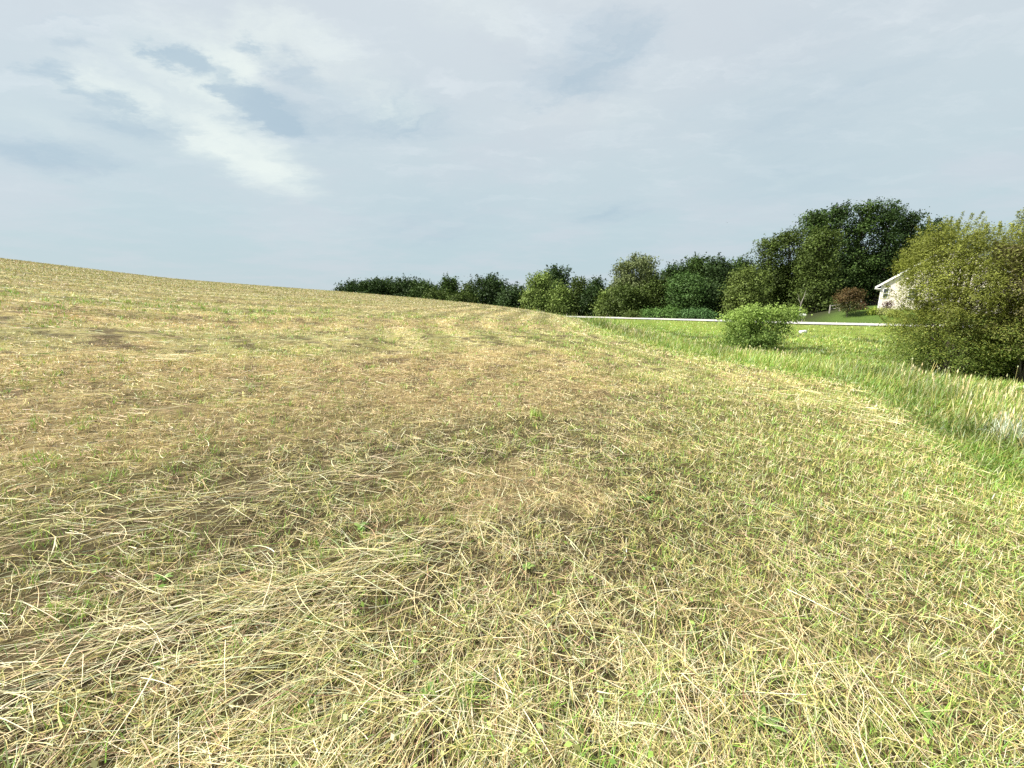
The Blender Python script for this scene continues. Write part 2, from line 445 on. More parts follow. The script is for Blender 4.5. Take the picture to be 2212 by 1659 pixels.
T.l.new(n1.outputs[0], bp.inputs['Height']); T.l.new(bp.outputs[0], b.inputs['Normal'])
ground = link('ground', gme, mg)
tag(ground, 'gently rolling mown field, ditch and lawn ground', kind='structure')

# road: a pale gravel sheet laid over its bed
def road_strip(name, o0, o1, dz, mat, label):
    t = np.linspace(0, len(ROAD) - 1, 160)
    P = np.stack([np.interp(t, np.arange(len(ROAD)), ROAD[:, i]) for i in range(3)], 1)
    for _ in range(6): P[1:-1] = (P[:-2] + 2 * P[1:-1] + P[2:]) / 4
    d = np.gradient(P[:, :2], axis=0); d /= np.linalg.norm(d, axis=1, keepdims=True)
    nrm = np.stack([d[:, 1], -d[:, 0]], 1)
    k = 9; off_ = np.linspace(o0, o1, k)
    V = np.empty((len(P), k, 3)); V[:, :, :2] = P[:, None, :2] + nrm[:, None] * off_[None, :, None]
    V[:, :, 2] = P[:, None, 2] + dz + .05 * (1 - (off_ / ROAD_HALF) ** 2)[None]
    i = (np.arange(len(P) - 1)[:, None] * k + np.arange(k - 1)[None])
    Qr = np.stack([i, i + 1, i + k + 1, i + k], -1).reshape(-1, 4)
    o = link(name, quad_mesh(name, V.reshape(-1, 3), Qr, None, True), mat); tag(o, label, kind='structure')
mr = plain('pale_gravel', (.46, .445, .42), .9, 3.0, .10, .2)
road_strip('road', -ROAD_HALF, ROAD_HALF, .03, mr, 'pale gravel country road running behind the ditch')

# ------------------------------------------------------------------ cut hay on the field
PAL = {k: np.array(v) for k, v in dict(
    straw=(.68, .57, .31), pale=(.78, .70, .46), yel=(.55, .49, .18), olive=(.26, .27, .08), tan=(.60, .46, .26),
    brown=(.40, .27, .145), red=(.17, .085, .05), green=(.25, .40, .07), grey=(.46, .49, .29), dark=(.07, .075, .03)).items()}
KEYS = list(PAL); PARR = np.stack([PAL[k] for k in KEYS])
def pick(weights):
    """weights: dict name -> array; returns one palette colour per blade with some variation"""
    N = len(next(iter(weights.values())))
    wmat = np.zeros((N, len(KEYS)))
    for k, v in weights.items(): wmat[:, KEYS.index(k)] = v
    cs = np.cumsum(wmat, 1); u = rng.random(N) * cs[:, -1]
    idx = (u[:, None] > cs).sum(1).clip(0, len(KEYS) - 1)
    c = PARR[idx] * rng.normal(1, .16, (N, 1)).clip(.55, 1.5) * rng.normal(1, .05, (N, 3)).clip(.8, 1.2)
    return np.clip(c, 0.01, .9)

def sample_polar(n, d0, d1, a0, a1, power):
    """distances with density ~ d**-power per ground area"""
    u = rng.random(n); e = 2 - power
    d = (d0 ** e + u * (d1 ** e - d0 ** e)) ** (1 / e) if abs(e) > 1e-3 else d0 * (d1 / d0) ** u
    a = R(a0) + rng.random(n) * R(a1 - a0)
    return d * np.sin(a), d * np.cos(a), d

def crest_ok(x, y, d, f=1.12):
    a = np.degrees(np.arctan2(x, y)); return d < np.interp(a, aa, D_A) * f

def heading(x, y):
    """mower direction in degrees from +Y"""
    h = 57 - 30 * smooth(x, .3, 3.0) - 20 * smooth(edge_sd(x, y), -6, -1)
    return h + 26 * (vnoise(x, y, .45, 71) - .5)

def clump(x, y):
    """little heaps and hollows of the hay, 0..1"""
    return np.clip(.55 * smooth(vnoise(x, y, 8.5, 57, 2), .25, .75) + .45 * smooth(vnoise(x, y, 22, 58, 2), .25, .75), 0, 1)

def lay_hay(n, d0, d1, seg, kind, power=2.0):
    x, y, d = sample_polar(n, d0, d1, -74, 74, power)
    sd = edge_sd(x, y)
    near = 1 - smooth(d, 4, 11); mid = smooth(d, 3, 8) * (1 - smooth(d, 26, 45)); c2 = smooth(vnoise(x, y, 3.2, 59, 2), .3, .7)
    cl = clump(x, y)
    keep = (sd < .25 + .3 * rng.random(n)) & crest_ok(x, y, d)
    sw0 = swath(x, y)
    gap = 1 - near * (1 - smooth(cl, .28, .62)) * .95 * (1 - .3 * smooth(x, .3, 2.5)) - mid * (1 - c2) * .55
    gap = np.clip(gap, .03, 1)          # hollows where the soil shows, seen only close by
    if kind == 'long':
        keep &= rng.random(n) < (.20 + .42 * sw0 - .1 * brownness(x, y)) * gap
    if kind == 'litter':
        keep &= rng.random(n) < (.6 + .4 * brownness(x, y)) * (.35 + .65 * gap)
    if kind == 'stubble':
        keep &= rng.random(n) < .4 + .6 * gap
    x, y, d, cl, near, mid, c2 = x[keep], y[keep], d[keep], cl[keep], near[keep], mid[keep], c2[keep]; N = len(x)
    br, gr, sw, bd = brownness(x, y), greenness(x, y), swath(x, y), bands(x, y)
    far = np.maximum(1, d / 7.0)
    Wd = np.maximum(.0026, .00092 * d) * rng.uniform(.5, 1.3, N) * np.where(rng.random(N) < .05, 1.7, 1)
    hd = heading(x, y)
    flip = np.where(rng.random(N) < .5, 0, 180)
    lift = near * cl * (.04 + .035 * sw) + mid * c2 * .07
    if kind == 'long':
        L = rng.uniform(.05, .26, N) * (1 + .4 * sw) * far ** .25
        spread = 24 + 44 * (1 - np.clip(sw, 0, 1)) ** 1.2
        th = R(1) * (hd + flip + rng.normal(0, 1, N) * spread + 30 * (vnoise(x, y, 2.2, 73) - .5))
        z = rng.uniform(.008, .03, N) + lift * rng.uniform(.5, 1.1, N) + .03 * sw * rng.random(N)
        dz = rng.normal(0, .09, N); bend = -np.abs(rng.normal(0, .05, N)) - dz * .8
        sag = rng.normal(0, .22, N)
        col = pick(dict(straw=(1.9 + .8 * sw + .5 * bd) * (1 - .3 * gr), pale=1.0 + 1.6 * sw + .9 * bd, yel=1.1 + 1.0 * gr, olive=1.1 + .4 * gr, tan=.35 + 1.1 * br, grey=1.0 * (1 - br), green=.25 + 1.5 * gr, brown=.45 + .3 * br, red=.15 + 0 * x))
        tip = .35
    elif kind == 'litter':
        L = rng.uniform(.02, .11, N) * far ** .45
        th = R(1) * (hd + rng.normal(0, 60, N) + flip)
        z = rng.uniform(.0, .014, N) + lift * rng.uniform(0, .8, N); dz = rng.normal(0, .15, N); bend = -dz * .6; sag = rng.normal(0, .25, N)
        deep = near * (1 - cl)  # low litter coloured darker to stand for shade between the stems
        col = pick(dict(straw=.7 + .5 * bd, tan=.4 + 2.2 * br, brown=.4 + .7 * br + .5 * deep, red=.32 + .1 * br + 1.0 * deep, olive=1.4 * (1 - br) + .3, yel=.7 + .9 * gr, dark=.5 * (1 - br) + 1.8 * deep, grey=.3 + 0 * x, green=.5 * gr))
        tip = .5
    else:
        L = rng.uniform(.025, .075, N) * far ** .45 * (.8 + .7 * gr)
        th = rng.uniform(0, 2 * math.pi, N)
        z = lift * .5; lean = rng.uniform(.15, 1.1, N)
        dz = 1 / np.sqrt(1 + lean ** 2); hor = lean * dz
        bend = -rng.uniform(.0, .35, N); sag = rng.normal(0, .15, N)
        col = pick(dict(straw=(1.0 + .6 * bd) * (1 - .4 * gr), yel=1.1 + gr, olive=1.3 + .3 * gr, tan=.2 + 1.6 * br, brown=.12 + .3 * br, green=(.35 + 2.2 * gr) * (1 - .8 * br), grey=.35 + 0 * x, pale=.35 + 1.2 * bd))
        tip = .2
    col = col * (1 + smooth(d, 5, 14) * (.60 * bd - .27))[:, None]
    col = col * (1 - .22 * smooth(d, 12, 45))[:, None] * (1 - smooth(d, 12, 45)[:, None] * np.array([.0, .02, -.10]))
    dx, dy = np.sin(th), np.cos(th)
    if kind == 'stubble': dx, dy = dx * hor, dy * hor
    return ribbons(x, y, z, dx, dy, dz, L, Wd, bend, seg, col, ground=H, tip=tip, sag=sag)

def shoots(n):
    """fresh green shoots coming up in little bunches"""
    x0, y0, d0 = sample_polar(n, .8, 22, -70, 70, 1.55)
    k = (edge_sd(x0, y0) < 0) & (rng.random(n) < .25 + 1.3 * smooth(vnoise(x0, y0, .5, 97), .42, .65) - .15 * brownness(x0, y0)); x0, y0, d0 = x0[k], y0[k], d0[k]
    m = rng.integers(5, 16, len(x0)); x, y, d = np.repeat(x0, m), np.repeat(y0, m), np.repeat(d0, m); N = len(x)
    sz = np.repeat(rng.uniform(.6, 1.5, len(x0)), m)
    x = x + rng.normal(0, .022, N) * sz * np.maximum(1, d / 6); y = y + rng.normal(0, .022, N) * sz * np.maximum(1, d / 6)
    th = rng.uniform(0, 6.28, N); lean = rng.uniform(.1, .9, N); dz = 1 / np.sqrt(1 + lean ** 2)
    col = pick(dict(green=2.2 + 0 * x, yel=1.3 + 0 * x, grey=.3 + 0 * x)) * np.array([.9, 1.05, .8])
    return ribbons(x, y, np.full(N, .02), np.sin(th) * lean * dz, np.cos(th) * lean * dz, dz, rng.uniform(.035, .09, N) * sz * np.maximum(1, d / 9), np.maximum(.0035, .0011 * d) * rng.uniform(.6, 1.3, N), -rng.uniform(0, .4, N), 2, col, ground=H, tip=.15)

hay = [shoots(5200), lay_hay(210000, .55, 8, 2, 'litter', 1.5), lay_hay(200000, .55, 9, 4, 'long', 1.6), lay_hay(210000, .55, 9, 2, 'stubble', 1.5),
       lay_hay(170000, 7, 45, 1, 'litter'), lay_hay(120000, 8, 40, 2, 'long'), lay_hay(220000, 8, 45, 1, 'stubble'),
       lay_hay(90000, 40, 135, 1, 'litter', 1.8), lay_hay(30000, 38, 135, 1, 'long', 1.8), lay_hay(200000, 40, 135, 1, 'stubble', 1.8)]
V, Qh, C = merge(hay)
hay_o = link('cut_hay', quad_mesh('cut_hay', V, Qh, C), M_STRAW)
tag(hay_o, 'loose straw coloured cut hay and stubble strewn over the mown field', 'cut hay', kind='stuff')

# small round leaves of clover and plantain among the stems
def leaf_quads(c, nrm, size, aspect, col, jitter=.25):
    """diamond leaves: centre, normal, half length"""
    N = len(c)
    r = rng.normal(size=(N, 3)); a = r - (r * nrm).sum(1, keepdims=True) * nrm
    a /= np.maximum(np.linalg.norm(a, axis=1, keepdims=True), 1e-6); b_ = np.cross(nrm, a)
    s = size[:, None]; w = s * aspect
    fold = nrm * s * rng.normal(0, jitter, (N, 1))
    V = np.stack([c - a * s, c - b_ * w + fold, c + a * s, c + b_ * w + fold], 1).reshape(-1, 3)
    Q = np.arange(4 * N).reshape(N, 4)
    return V, Q, np.repeat(col, 4, 0)
x, y, d = sample_polar(9000, .6, 14, -70, 70, 1.6)
k = (edge_sd(x, y) < .5) & (rng.random(len(x)) < .12 + greenness(x, y) * .6 - brownness(x, y) * .3) & (vnoise(x, y, 1.3, 77) > .45)
x, y, d = x[k], y[k], d[k]; N = len(x)
nr = rng.normal(0, .5, (N, 3)); nr[:, 2] = 1; nr /= np.linalg.norm(nr, axis=1, keepdims=True)
cc = np.stack([x, y, H(x, y) + rng.uniform(.03, .09, N)], 1)
lv = leaf_quads(cc, nr, rng.uniform(.007, .018, N) * np.maximum(1, d / 5), .55, pick(dict(green=3 + 0 * x, yel=1.2 + 0 * x, olive=.8 + 0 * x)))
lo = link('clover_leaves', quad_mesh('clover_leaves', *lv), M_BLADE)
tag(lo, 'small green clover and weed leaves showing among the cut hay', 'clover', kind='stuff')

# ------------------------------------------------------------------ long grass of the verge and ditch
def grass(n, d0, d1, a0, a1, seg, power=2.0):
    x, y, d = sample_polar(n, d0, d1, a0, a1, power)
    sd = edge_sd(x, y); rd, _, side = road_dist(x, y)
    keep = (sd > -.3 + .5 * vnoise(x, y, 1.2, 81) - rng.exponential(1.1, n) * (y < 6.5)) & (rd > ROAD_HALF + .15) & ((side > 0) | (rd < ROAD_HALF + 1.8))
    x, y, d, sd, rd, side = [q[keep] for q in (x, y, d, sd, rd, side)]; N = len(x)
    patch = vnoise(x, y, .35, 83); p2 = vnoise(x, y, .12, 85)
    tall = smooth(sd, .3, 2.0) * (1 - smooth(sd, 4.2, 7.0))
    h = np.where(sd < 0, .08, .12) + .40 * tall * (.35 + 1.2 * patch) + .13 * smooth(sd, 5, 8) * (.2 + 1.2 * patch)
    h = h * (1 - .7 * (1 - smooth(rd, ROAD_HALF, ROAD_HALF + 3.0)))
    h = np.where(side < 0, .18, h)
    h = np.where((sd > 1) & (y > 26) & (y < 60) & (x < 12), h * 1.5 + .15, h)
    L = h * rng.uniform(.55, 1.25, N)
    Wd = np.maximum(.0055, .0012 * d) * rng.uniform(.6, 1.3, N)
    th = rng.uniform(0, 2 * math.pi, N) * .8 + 2.5 * (vnoise(x, y, .9, 87) - .5)
    lean = rng.uniform(.2, 1.9, N); dz = 1 / np.sqrt(1 + lean ** 2); hor = lean * dz
    bend = -rng.uniform(.1, .6, N) * lean
    tan_ = tall * smooth(vnoise(x, y, .22, 89), .38, .62)
    wts = dict(green=2.2 + 1.2 * p2, yel=.8 + 1.2 * (1 - p2), olive=.9 + .8 * (patch < .45), straw=.12 + 1.2 * tan_, pale=.04 + .5 * tan_, grey=.25 + .3 * patch, tan=.15 * tan_)
    col = pick(wts)
    col = col * np.array([.93, 1.0, .80]) * (.42 + 1.0 * smooth(.6 * vnoise(x, y, .55, 99) + .4 * vnoise(x, y, 1.6, 98), .2, .75))[:, None]
    tipc = np.clip(col * 1.02 * (.7 + .6 * p2)[:, None], 0, .9)
    return ribbons(x, y, np.zeros(N), np.sin(th) * hor, np.cos(th) * hor, dz, L, Wd, bend, seg, col * .70, ground=H, tip=.12, tipcol=tipc)
V, Qg, C = merge([grass(90000, 3.0, 12, 15, 80, 3, 1.4), grass(170000, 10, 40, 2, 80, 2, 1.8), grass(130000, 34, 110, -40, 72, 1, 1.8)])
go = link('verge_grass', quad_mesh('verge_grass', V, Qg, C), M_BLADE)
tag(go, 'uncut green grass filling the ditch between the mown field and the road', 'long grass', kind='stuff')

# pale seed heads standing over the verge
def seedheads(n):
    x, y, d = sample_polar(n, 5.5, 40, 12, 72, 1.7)
    sd = edge_sd(x, y); nz = vnoise(x, y, .25, 89)
    keep = (sd > 1.2) & (sd < 6.2) & (rng.random(n) < .6 * smooth(nz, .38, .62))
    x, y, d = x[keep], y[keep], d[keep]; N = len(x)
    L = rng.uniform(.30, .62, N) * (.75 + .25 * smooth(d, 8, 14)); th = rng.uniform(0, 6.28, N); lean = rng.uniform(.02, .75, N)
    col = pick(dict(straw=1 + 0 * x, yel=1 + 0 * x, pale=.6 + 0 * x)); Wd = np.maximum(.003, .0007 * d)
    dz = 1 / np.sqrt(1 + lean ** 2)
    stems = ribbons(x, y, np.zeros(N), np.sin(th) * lean * dz, np.cos(th) * lean * dz, dz, L, Wd, -.1 * lean, 2, col, ground=H, tip=.8)
    tipx, tipy = x + np.sin(th) * lean * dz * L, y + np.cos(th) * lean * dz * L
    tz = H(tipx, tipy) + L * (dz - .1 * lean) + .02
    heads = []
    for s in range(2):
        ph = rng.uniform(0, 3.14, N); hl = rng.uniform(.025, .06, N); hw = np.maximum(.006, .0010 * d)
        sx, sy = np.cos(ph) * hw, np.sin(ph) * hw
        c0 = np.stack([tipx, tipy, tz], 1)
        Vv = np.stack([c0 - [0, 0, 1] * hl[:, None], c0 + np.stack([sx, sy, -.2 * hl], 1), c0 + [0, 0, 1] * hl[:, None], c0 - np.stack([sx, sy, .2 * hl], 1)], 1).reshape(-1, 3)
        heads.append((Vv, np.arange(4 * N).reshape(N, 4), np.repeat(pick(dict(pale=1.2 + 0 * x, straw=1.2 + 0 * x, grey=.7 + 0 * x)), 4, 0)))
    return merge([stems] + heads)
sh = link('seeding_grass', quad_mesh('seeding_grass', *seedheads(24000)), M_STRAW)
tag(sh, 'tall grass with pale tan seed heads along the edge of the ditch', 'seeding grass', kind='stuff')

# ------------------------------------------------------------------ trees and shrubs
def tube_parts(paths):
    """paths: list of (points Kx3, radii K); tapered tubes"""
    Vs, Qs, n = [], [], 0
    m = 7
    for pts, rad in paths:
        pts = np.asarray(pts, float); K = len(pts)
        tg = np.gradient(pts, axis=0); tg /= np.maximum(np.linalg.norm(tg, axis=1, keepdims=True), 1e-6)
        ref = np.array([.3, .9, .1]); u = np.cross(tg, ref); u /= np.maximum(np.linalg.norm(u, axis=1, keepdims=True), 1e-6); v = np.cross(tg, u)
        an = np.linspace(0, 2 * math.pi, m, endpoint=False)
        ring = pts[:, None] + (u[:, None] * np.cos(an)[None, :, None] + v[:, None] * np.sin(an)[None, :, None]) * np.asarray(rad)[:, None, None]
        Vs.append(ring.reshape(-1, 3))
        i = np.arange(K - 1)[:, None] * m; j = np.arange(m)[None]
        Qs.append(np.stack([i + j, i + (j + 1) % m, i + m + (j + 1) % m, i + m + j], -1).reshape(-1, 4) + n)
        n += K * m
    return np.concatenate(Vs), np.concatenate(Qs)

def limb(a, b, r0, r1, wob=.06, K=6, rg=None):
    rg = rg or rng
    t = np.linspace(0, 1, K)[:, None]; a, b = np.asarray(a, float), np.asarray(b, float)
    P = a + (b - a) * t; L = np.linalg.norm(b - a)
    P[1:-1] += rg.normal(0, wob * L * .5, (K - 2, 3)); P[:, 2] += (np.sin(t[:, 0] * math.pi) * wob * L)
    return P, np.linspace(r0, r1, K)

def crown_lobes(style, Hh, Wd, low, rg):
    """list of (centre, radius) that make the crown's outline"""
    out = []
    if style == 'round':
        n = int(rg.integers(18, 25))
        for i in range(n):
            z = low + (1 - low) * ((i + .5) / n); env = math.sin(math.pi * min(.93, max(.12, (z - low) / (1 - low) * .86 + .12))) ** .55
            a = i * 2.4 + rg.uniform(-.4, .4); rr = Wd / 2 * env * rg.uniform(.5, .78)
            r = Wd * rg.uniform(.13, .21)
            out.append(((math.cos(a) * rr, math.sin(a) * rr, min(z * Hh, Hh - r * .8)), r))
        out.append(((0, 0, Hh * (low + .55 * (1 - low))), Wd * .32)); out.append(((rg.uniform(-.1, .1) * Wd, 0, Hh - Wd * .2), Wd * .2))
    elif style == 'tall':       # upright, several leading tops
        n = int(rg.integers(23, 30))
        for i in range(n):
            f = (i + .5) / n; z = low + (1 - low) * f; env = (1 - .55 * f ** 1.6) * (.65 + .35 * min(1, f * 4))
            a = i * 2.4 + rg.uniform(-.4, .4); rr = Wd / 2 * env * rg.uniform(.45, .78); r = Wd * rg.uniform(.10, .17) * (1.1 - .35 * f)
            out.append(((math.cos(a) * rr, math.sin(a) * rr, min(z * Hh, Hh - r)), r))
        for k_ in range(3): out.append(((rg.uniform(-.18, .18) * Wd, rg.uniform(-.15, .15) * Wd, Hh * rg.uniform(.82, .93)), Wd * .11))
        out.append(((0, 0, Hh * .5), Wd * .28)); out.append(((0, 0, Hh * .3), Wd * .3))
    elif style == 'pointed':
        n = 18
        for i in range(n):
            f = (i + .5) / n; z = low + (1 - low) * f; env = (1 - f) ** .8 + .06
            a = i * 2.4; rr = Wd / 2 * env * .7; r = Wd * (.07 + .17 * env)
            out.append(((math.cos(a) * rr, math.sin(a) * rr, min(z * Hh, Hh - r * .8)), r))
    elif style == 'shrub':
        n = int(rg.integers(12, 17))
        for i in range(n):
            a = i * 2.4 + rg.uniform(-.4, .4); f = math.sqrt((i + .5) / n); rr = Wd / 2 * f * .74
            top = Hh * (1 - .42 * f ** 2); r = Wd * rg.uniform(.15, .21)
            out.append(((math.cos(a) * rr, math.sin(a) * rr, max(r * .5, top - r * .95)), r))
            if i % 2: out.append(((math.cos(a) * rr * .95, math.sin(a) * rr * .95, Hh * rg.uniform(.18, .45)), r * .95))
    return out

def foliage(lobes, n, size, palette, rg, aspect=.55, flat=.0, twigs=60, twig_len=.8, droop=0.0, grad=None, sparse=0.0, inner=.66, per=26):
    """leaf sized faces: most on the skins of the lobes, some inside, some on twigs poking out"""
    cen = np.array([l[0] for l in lobes]); rad = np.array([l[1] for l in lobes])
    nb = int(n * .8); pr = rad ** 2 / (rad ** 2).sum()
    # leaves gather in sprays
    ns = max(60, int(nb // per))
    li = rg.choice(len(lobes), ns, p=pr)
    u = rg.normal(size=(ns, 3)); u[:, 2] = u[:, 2] * .85 + .12; u /= np.linalg.norm(u, axis=1, keepdims=True)
    q = inner + (1 - inner) * rg.random(ns) ** .45
    bump = 1 + .22 * np.sin(u[:, 0] * 7 + li * 1.3) * np.sin(u[:, 1] * 6 + li) + .12 * rg.normal(size=ns)
    spc = cen[li] + u * (rad[li] * q * bump)[:, None]
    if sparse: kk = rg.random(ns) > sparse; spc, u, li = spc[kk], u[kk], li[kk]
    ns = len(spc)
    si = rg.integers(0, ns, nb)
    spread = size * (per / 14) ** .4 * 3.0
    o = rg.normal(0, 1, (nb, 3)) * np.array([1, 1, .62]) * spread
    P = spc[si] + o; P[:, 2] -= droop * np.hypot(o[:, 0], o[:, 1])
    nv = u[si] * .9 + rg.normal(0, .5, (nb, 3)) + np.array([0, 0, .3 + flat])
    shade = (rg.normal(1, .15, ns) * rg.normal(1, .16, len(lobes)).clip(.6, 1.4)[li])[:, None][si]  # random tone per spray and lobe, painting in light and dark masses
    # twigs
    nt = n - nb; ti = rg.integers(0, twigs, nt)
    tl = rg.choice(len(lobes), twigs, p=pr); tu = rg.normal(size=(twigs, 3)); tu[:, 2] = np.abs(tu[:, 2]) * .9 + .15; tu /= np.linalg.norm(tu, axis=1, keepdims=True)
    tb = cen[tl] + tu * (rad[tl] * .85)[:, None]; td = tu * .5 + np.array([0, 0, .8]) + rg.normal(0, .25, (twigs, 3)); td /= np.linalg.norm(td, axis=1, keepdims=True)
    tt = rg.random(nt) ** .8 * twig_len * rg.uniform(.4, 1.2, twigs)[ti]
    P2 = tb[ti] + td[ti] * tt[:, None] + rg.normal(0, size * 1.15, (nt, 3)) * (1.25 - .7 * (tt / twig_len).clip(0, 1))[:, None]
    nv2 = rg.normal(0, .7, (nt, 3)) + np.array([0, 0, .6])
    P = np.concatenate([P, P2]); nv = np.concatenate([nv, nv2]); nv /= np.linalg.norm(nv, axis=1, keepdims=True)
    shade = np.concatenate([shade, np.ones((nt, 1))])
    N = len(P)
    pal = np.array(palette); ci = rg.integers(0, len(pal), N)
    cl = (pal[ci] * .55 + pal.mean(0) * .45) * shade * rg.normal(1, .07, (N, 1)).clip(.6, 1.4)
    if grad is not None:        # second palette, mixed in towards the bottom
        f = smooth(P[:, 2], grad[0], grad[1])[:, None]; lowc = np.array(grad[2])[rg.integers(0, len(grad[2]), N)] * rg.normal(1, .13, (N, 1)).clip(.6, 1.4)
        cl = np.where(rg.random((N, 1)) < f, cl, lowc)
    k2 = P[:, 2] > .02
    return leaf_quads(P[k2], nv[k2], (size * rg.uniform(.6, 1.35, N))[k2], aspect, np.clip(cl[k2], .005, .8))

def plant(name, label, cat, base, Hh, Wd, style, palette, n, size, seed, group=None, low=.12, trunk_r=None, bark=None, leafmat=None,
          depth_scale=1.0, lobes=None, trunks=1, part='crown', **kw):
    rg = np.random.default_rng(seed)
    root = thing(name, label, cat, base, 0, group)
    lb = lobes or crown_lobes(style, Hh, Wd, low, rg)
    lb = [((c[0], c[1] * depth_scale, c[2]), r) for c, r in lb]
    V_, Q_, C_ = foliage(lb, n, size, palette, rg, **kw)
    link(part, quad_mesh(part, V_, Q_, C_), leafmat or M_LEAF, root)
    tr = trunk_r or Hh * .018
    paths = []
    for k_ in range(trunks):
        bx, by = (rg.uniform(-.08, .08) * Wd * (trunks > 1), rg.uniform(-.08, .08) * Wd * (trunks > 1))
        top = (rg.uniform(-.06, .06) * Wd, rg.uniform(-.05, .05) * Wd, Hh * .74)
        P_, r_ = limb((bx, by, -.35), top, tr, tr * .3, .02, 8, rg); P_[1, 2] = max(P_[1, 2], .05); r_[0] *= 1.35
        paths.append((P_, r_))
        for j, (c, r) in enumerate(lb):
            if j % trunks != k_: continue
            f = np.clip((c[2] / Hh - .18) / .74, .12, .93); i0 = f * (len(P_) - 1); ia = int(i0)
            s0 = P_[ia] + (P_[min(ia + 1, len(P_) - 1)] - P_[ia]) * (i0 - ia)
            if s0[2] > c[2]: s0 = P_[1] + (P_[2] - P_[1]) * .5
            paths.append(limb(s0, c, tr * .42 * (1 - .5 * f), tr * .08, .08, 5, rg))
            for _ in range(2):
                e = np.array(c) + rg.normal(0, .5, 3) * r; e[2] = abs(e[2])
                paths.append(limb(c, e, tr * .12, tr * .03, .08, 4, rg))
    Vt, Qt = tube_parts(paths)
    link('trunk' if Hh > 3.2 else 'stems', quad_mesh('trunk', Vt, Qt, None, True), bark or M_BARK, root)
    return root

DK = [(.034, .066, .016), (.026, .050, .013), (.046, .082, .020)]
MD = [(.050, .090, .018), (.036, .068, .015), (.066, .112, .023)]
OL = [(.066, .100, .019), (.048, .074, .015), (.088, .125, .024)]
LT = [(.17, .24, .055), (.13, .19, .045), (.22, .28, .075)]
BR = [(.065, .130, .030), (.055, .105, .028), (.085, .15, .035)]
GY_ = [(.15, .19, .075), (.18, .21, .09), (.12, .15, .055)]

def tree_at(name, label, cx, top, wpx, Y, style, pal, seed, n=7000, low=.1, base_z=None, size=None, group='trees of the wood behind the road', **kw):
    p = at(cx, 660, Y); X = p[0]
    z0 = H1(X, Y) if base_z is None else base_z
    z1 = at(cx, top, Y)[2]; Hh = z1 - z0 - Y * .012
    Wd = wpx / F * math.hypot(1, 0) * Y / (math.cos(PITCH)) * .96
    th = math.cos(math.atan2(X, Y))              # far off the axis the lens widens round things
    Wd *= (.55 + .45 * th) * 1.28
    sz = size or Y * .0023; n = int(n * 1.5)
    return plant(name, label, 'tree', (X, Y, z0 - .05), Hh, Wd, style, pal, n, sz, seed, group=group, low=low, twig_len=Y * .020, twigs=110, **kw)

G1 = 'oaks of the wood beyond the crest'
tree_at('oak_tree', 'small dark oak at the left tip of the wood beyond the crest', 748, 615, 36, 158, 'round', DK, 101, 3500, group=G1)
tree_at('oak_tree', 'round dark oak second from the left end of the crest wood', 778, 605, 52, 160, 'round', DK, 102, 5000, group=G1)
tree_at('oak_tree', 'broad dark oak with level top in the crest wood, third from left', 812, 601, 60, 156, 'round', DK, 103, 6000, group=G1)
tree_at('oak_tree', 'broad dark oak in the middle of the crest wood, fourth from left', 850, 600, 58, 158, 'round', MD, 104, 6000, group=G1)
tree_at('oak_tree', 'dark oak at the highest right end of the level topped crest wood', 886, 600, 56, 154, 'round', DK, 105, 6000, group=G1)
tree_at('oak_tree', 'lower mid green oak stepping down at the right end of the crest wood', 921, 606, 46, 148, 'round', MD, 106, 5000, group=G1)
G2 = 'trees along the far side of the field'
tree_at('broadleaf_tree', 'narrow twin topped green tree just right of the crest wood', 972, 596, 40, 128, 'tall', MD, 107, 5000, group=G2)
tree_at('broadleaf_tree', 'low bushy olive tree in front of the twin topped tree', 945, 626, 44, 120, 'round', OL, 108, 4500, group=G2)
tree_at('conifer_tree', 'slim pointed conifer left of the dark round tree', 1016, 602, 30, 118, 'pointed', OL, 109, 3800, group=G2)
tree_at('broadleaf_tree', 'dark round topped tree standing highest right of the slim conifer', 1056, 593, 66, 116, 'round', DK, 110, 7500, group=G2)
tree_at('broadleaf_tree', 'low olive tree at the foot of the dark round topped tree', 1000, 632, 46, 108, 'round', OL, 111, 4500, group=G2)
tree_at('broadleaf_tree', 'squat dark tree between the dark round tree and the pale tall one', 1112, 617, 56, 106, 'round', DK, 112, 6000, group=G2)
tree_at('broadleaf_tree', 'pale green feathery tree in front of the dark domed oak', 1164, 585, 60, 92, 'tall', LT, 113, 8000, low=.06, group=G2)
tree_at('oak_tree', 'dark domed oak rising behind the pale green feathery tree', 1199, 576, 62, 104, 'round', DK, 114, 7500, group=G2)
tree_at('broadleaf_tree', 'small pale green pointed tree below the dark domed oak', 1210, 610, 42, 88, 'pointed', LT, 115, 5000, low=.05, group=G2)
tree_at('conifer_tree', 'pointed olive tree with a thin leading tip, right of the small pale one', 1250, 593, 44, 90, 'pointed', OL, 116, 6000, low=.06, group=G2)
tree_at('broadleaf_tree', 'small dark tree with a knob shaped top seen over the lower wood', 1288, 593, 26, 100, 'tall', DK, 117, 3000, low=.3, group=G2)
tree_at('broadleaf_tree', 'dark low tree filling the gap left of the big grey green poplar', 1280, 620, 40, 86, 'round', DK, 118, 5000, group=G2)
tree_at('broadleaf_tree', 'slender pale green tree at the left foot of the big poplar', 1309, 622, 34, 82, 'tall', LT, 119, 4500, low=.04, group=G2)
G3 = 'trees behind the road'
tree_at('poplar_tree', 'big open grey green poplar with gaps in its ragged top', 1378, 543, 70, 80, 'tall', GY_, 120, 9500, low=.2, group=G3, sparse=.35, inner=.3, per=34)
tree_at('poplar_tree', 'lower left limb tree of the poplar clump, thin leaved', 1342, 560, 46, 82, 'tall', GY_, 121, 4600, low=.35, group=G3, sparse=.35, inner=.3)
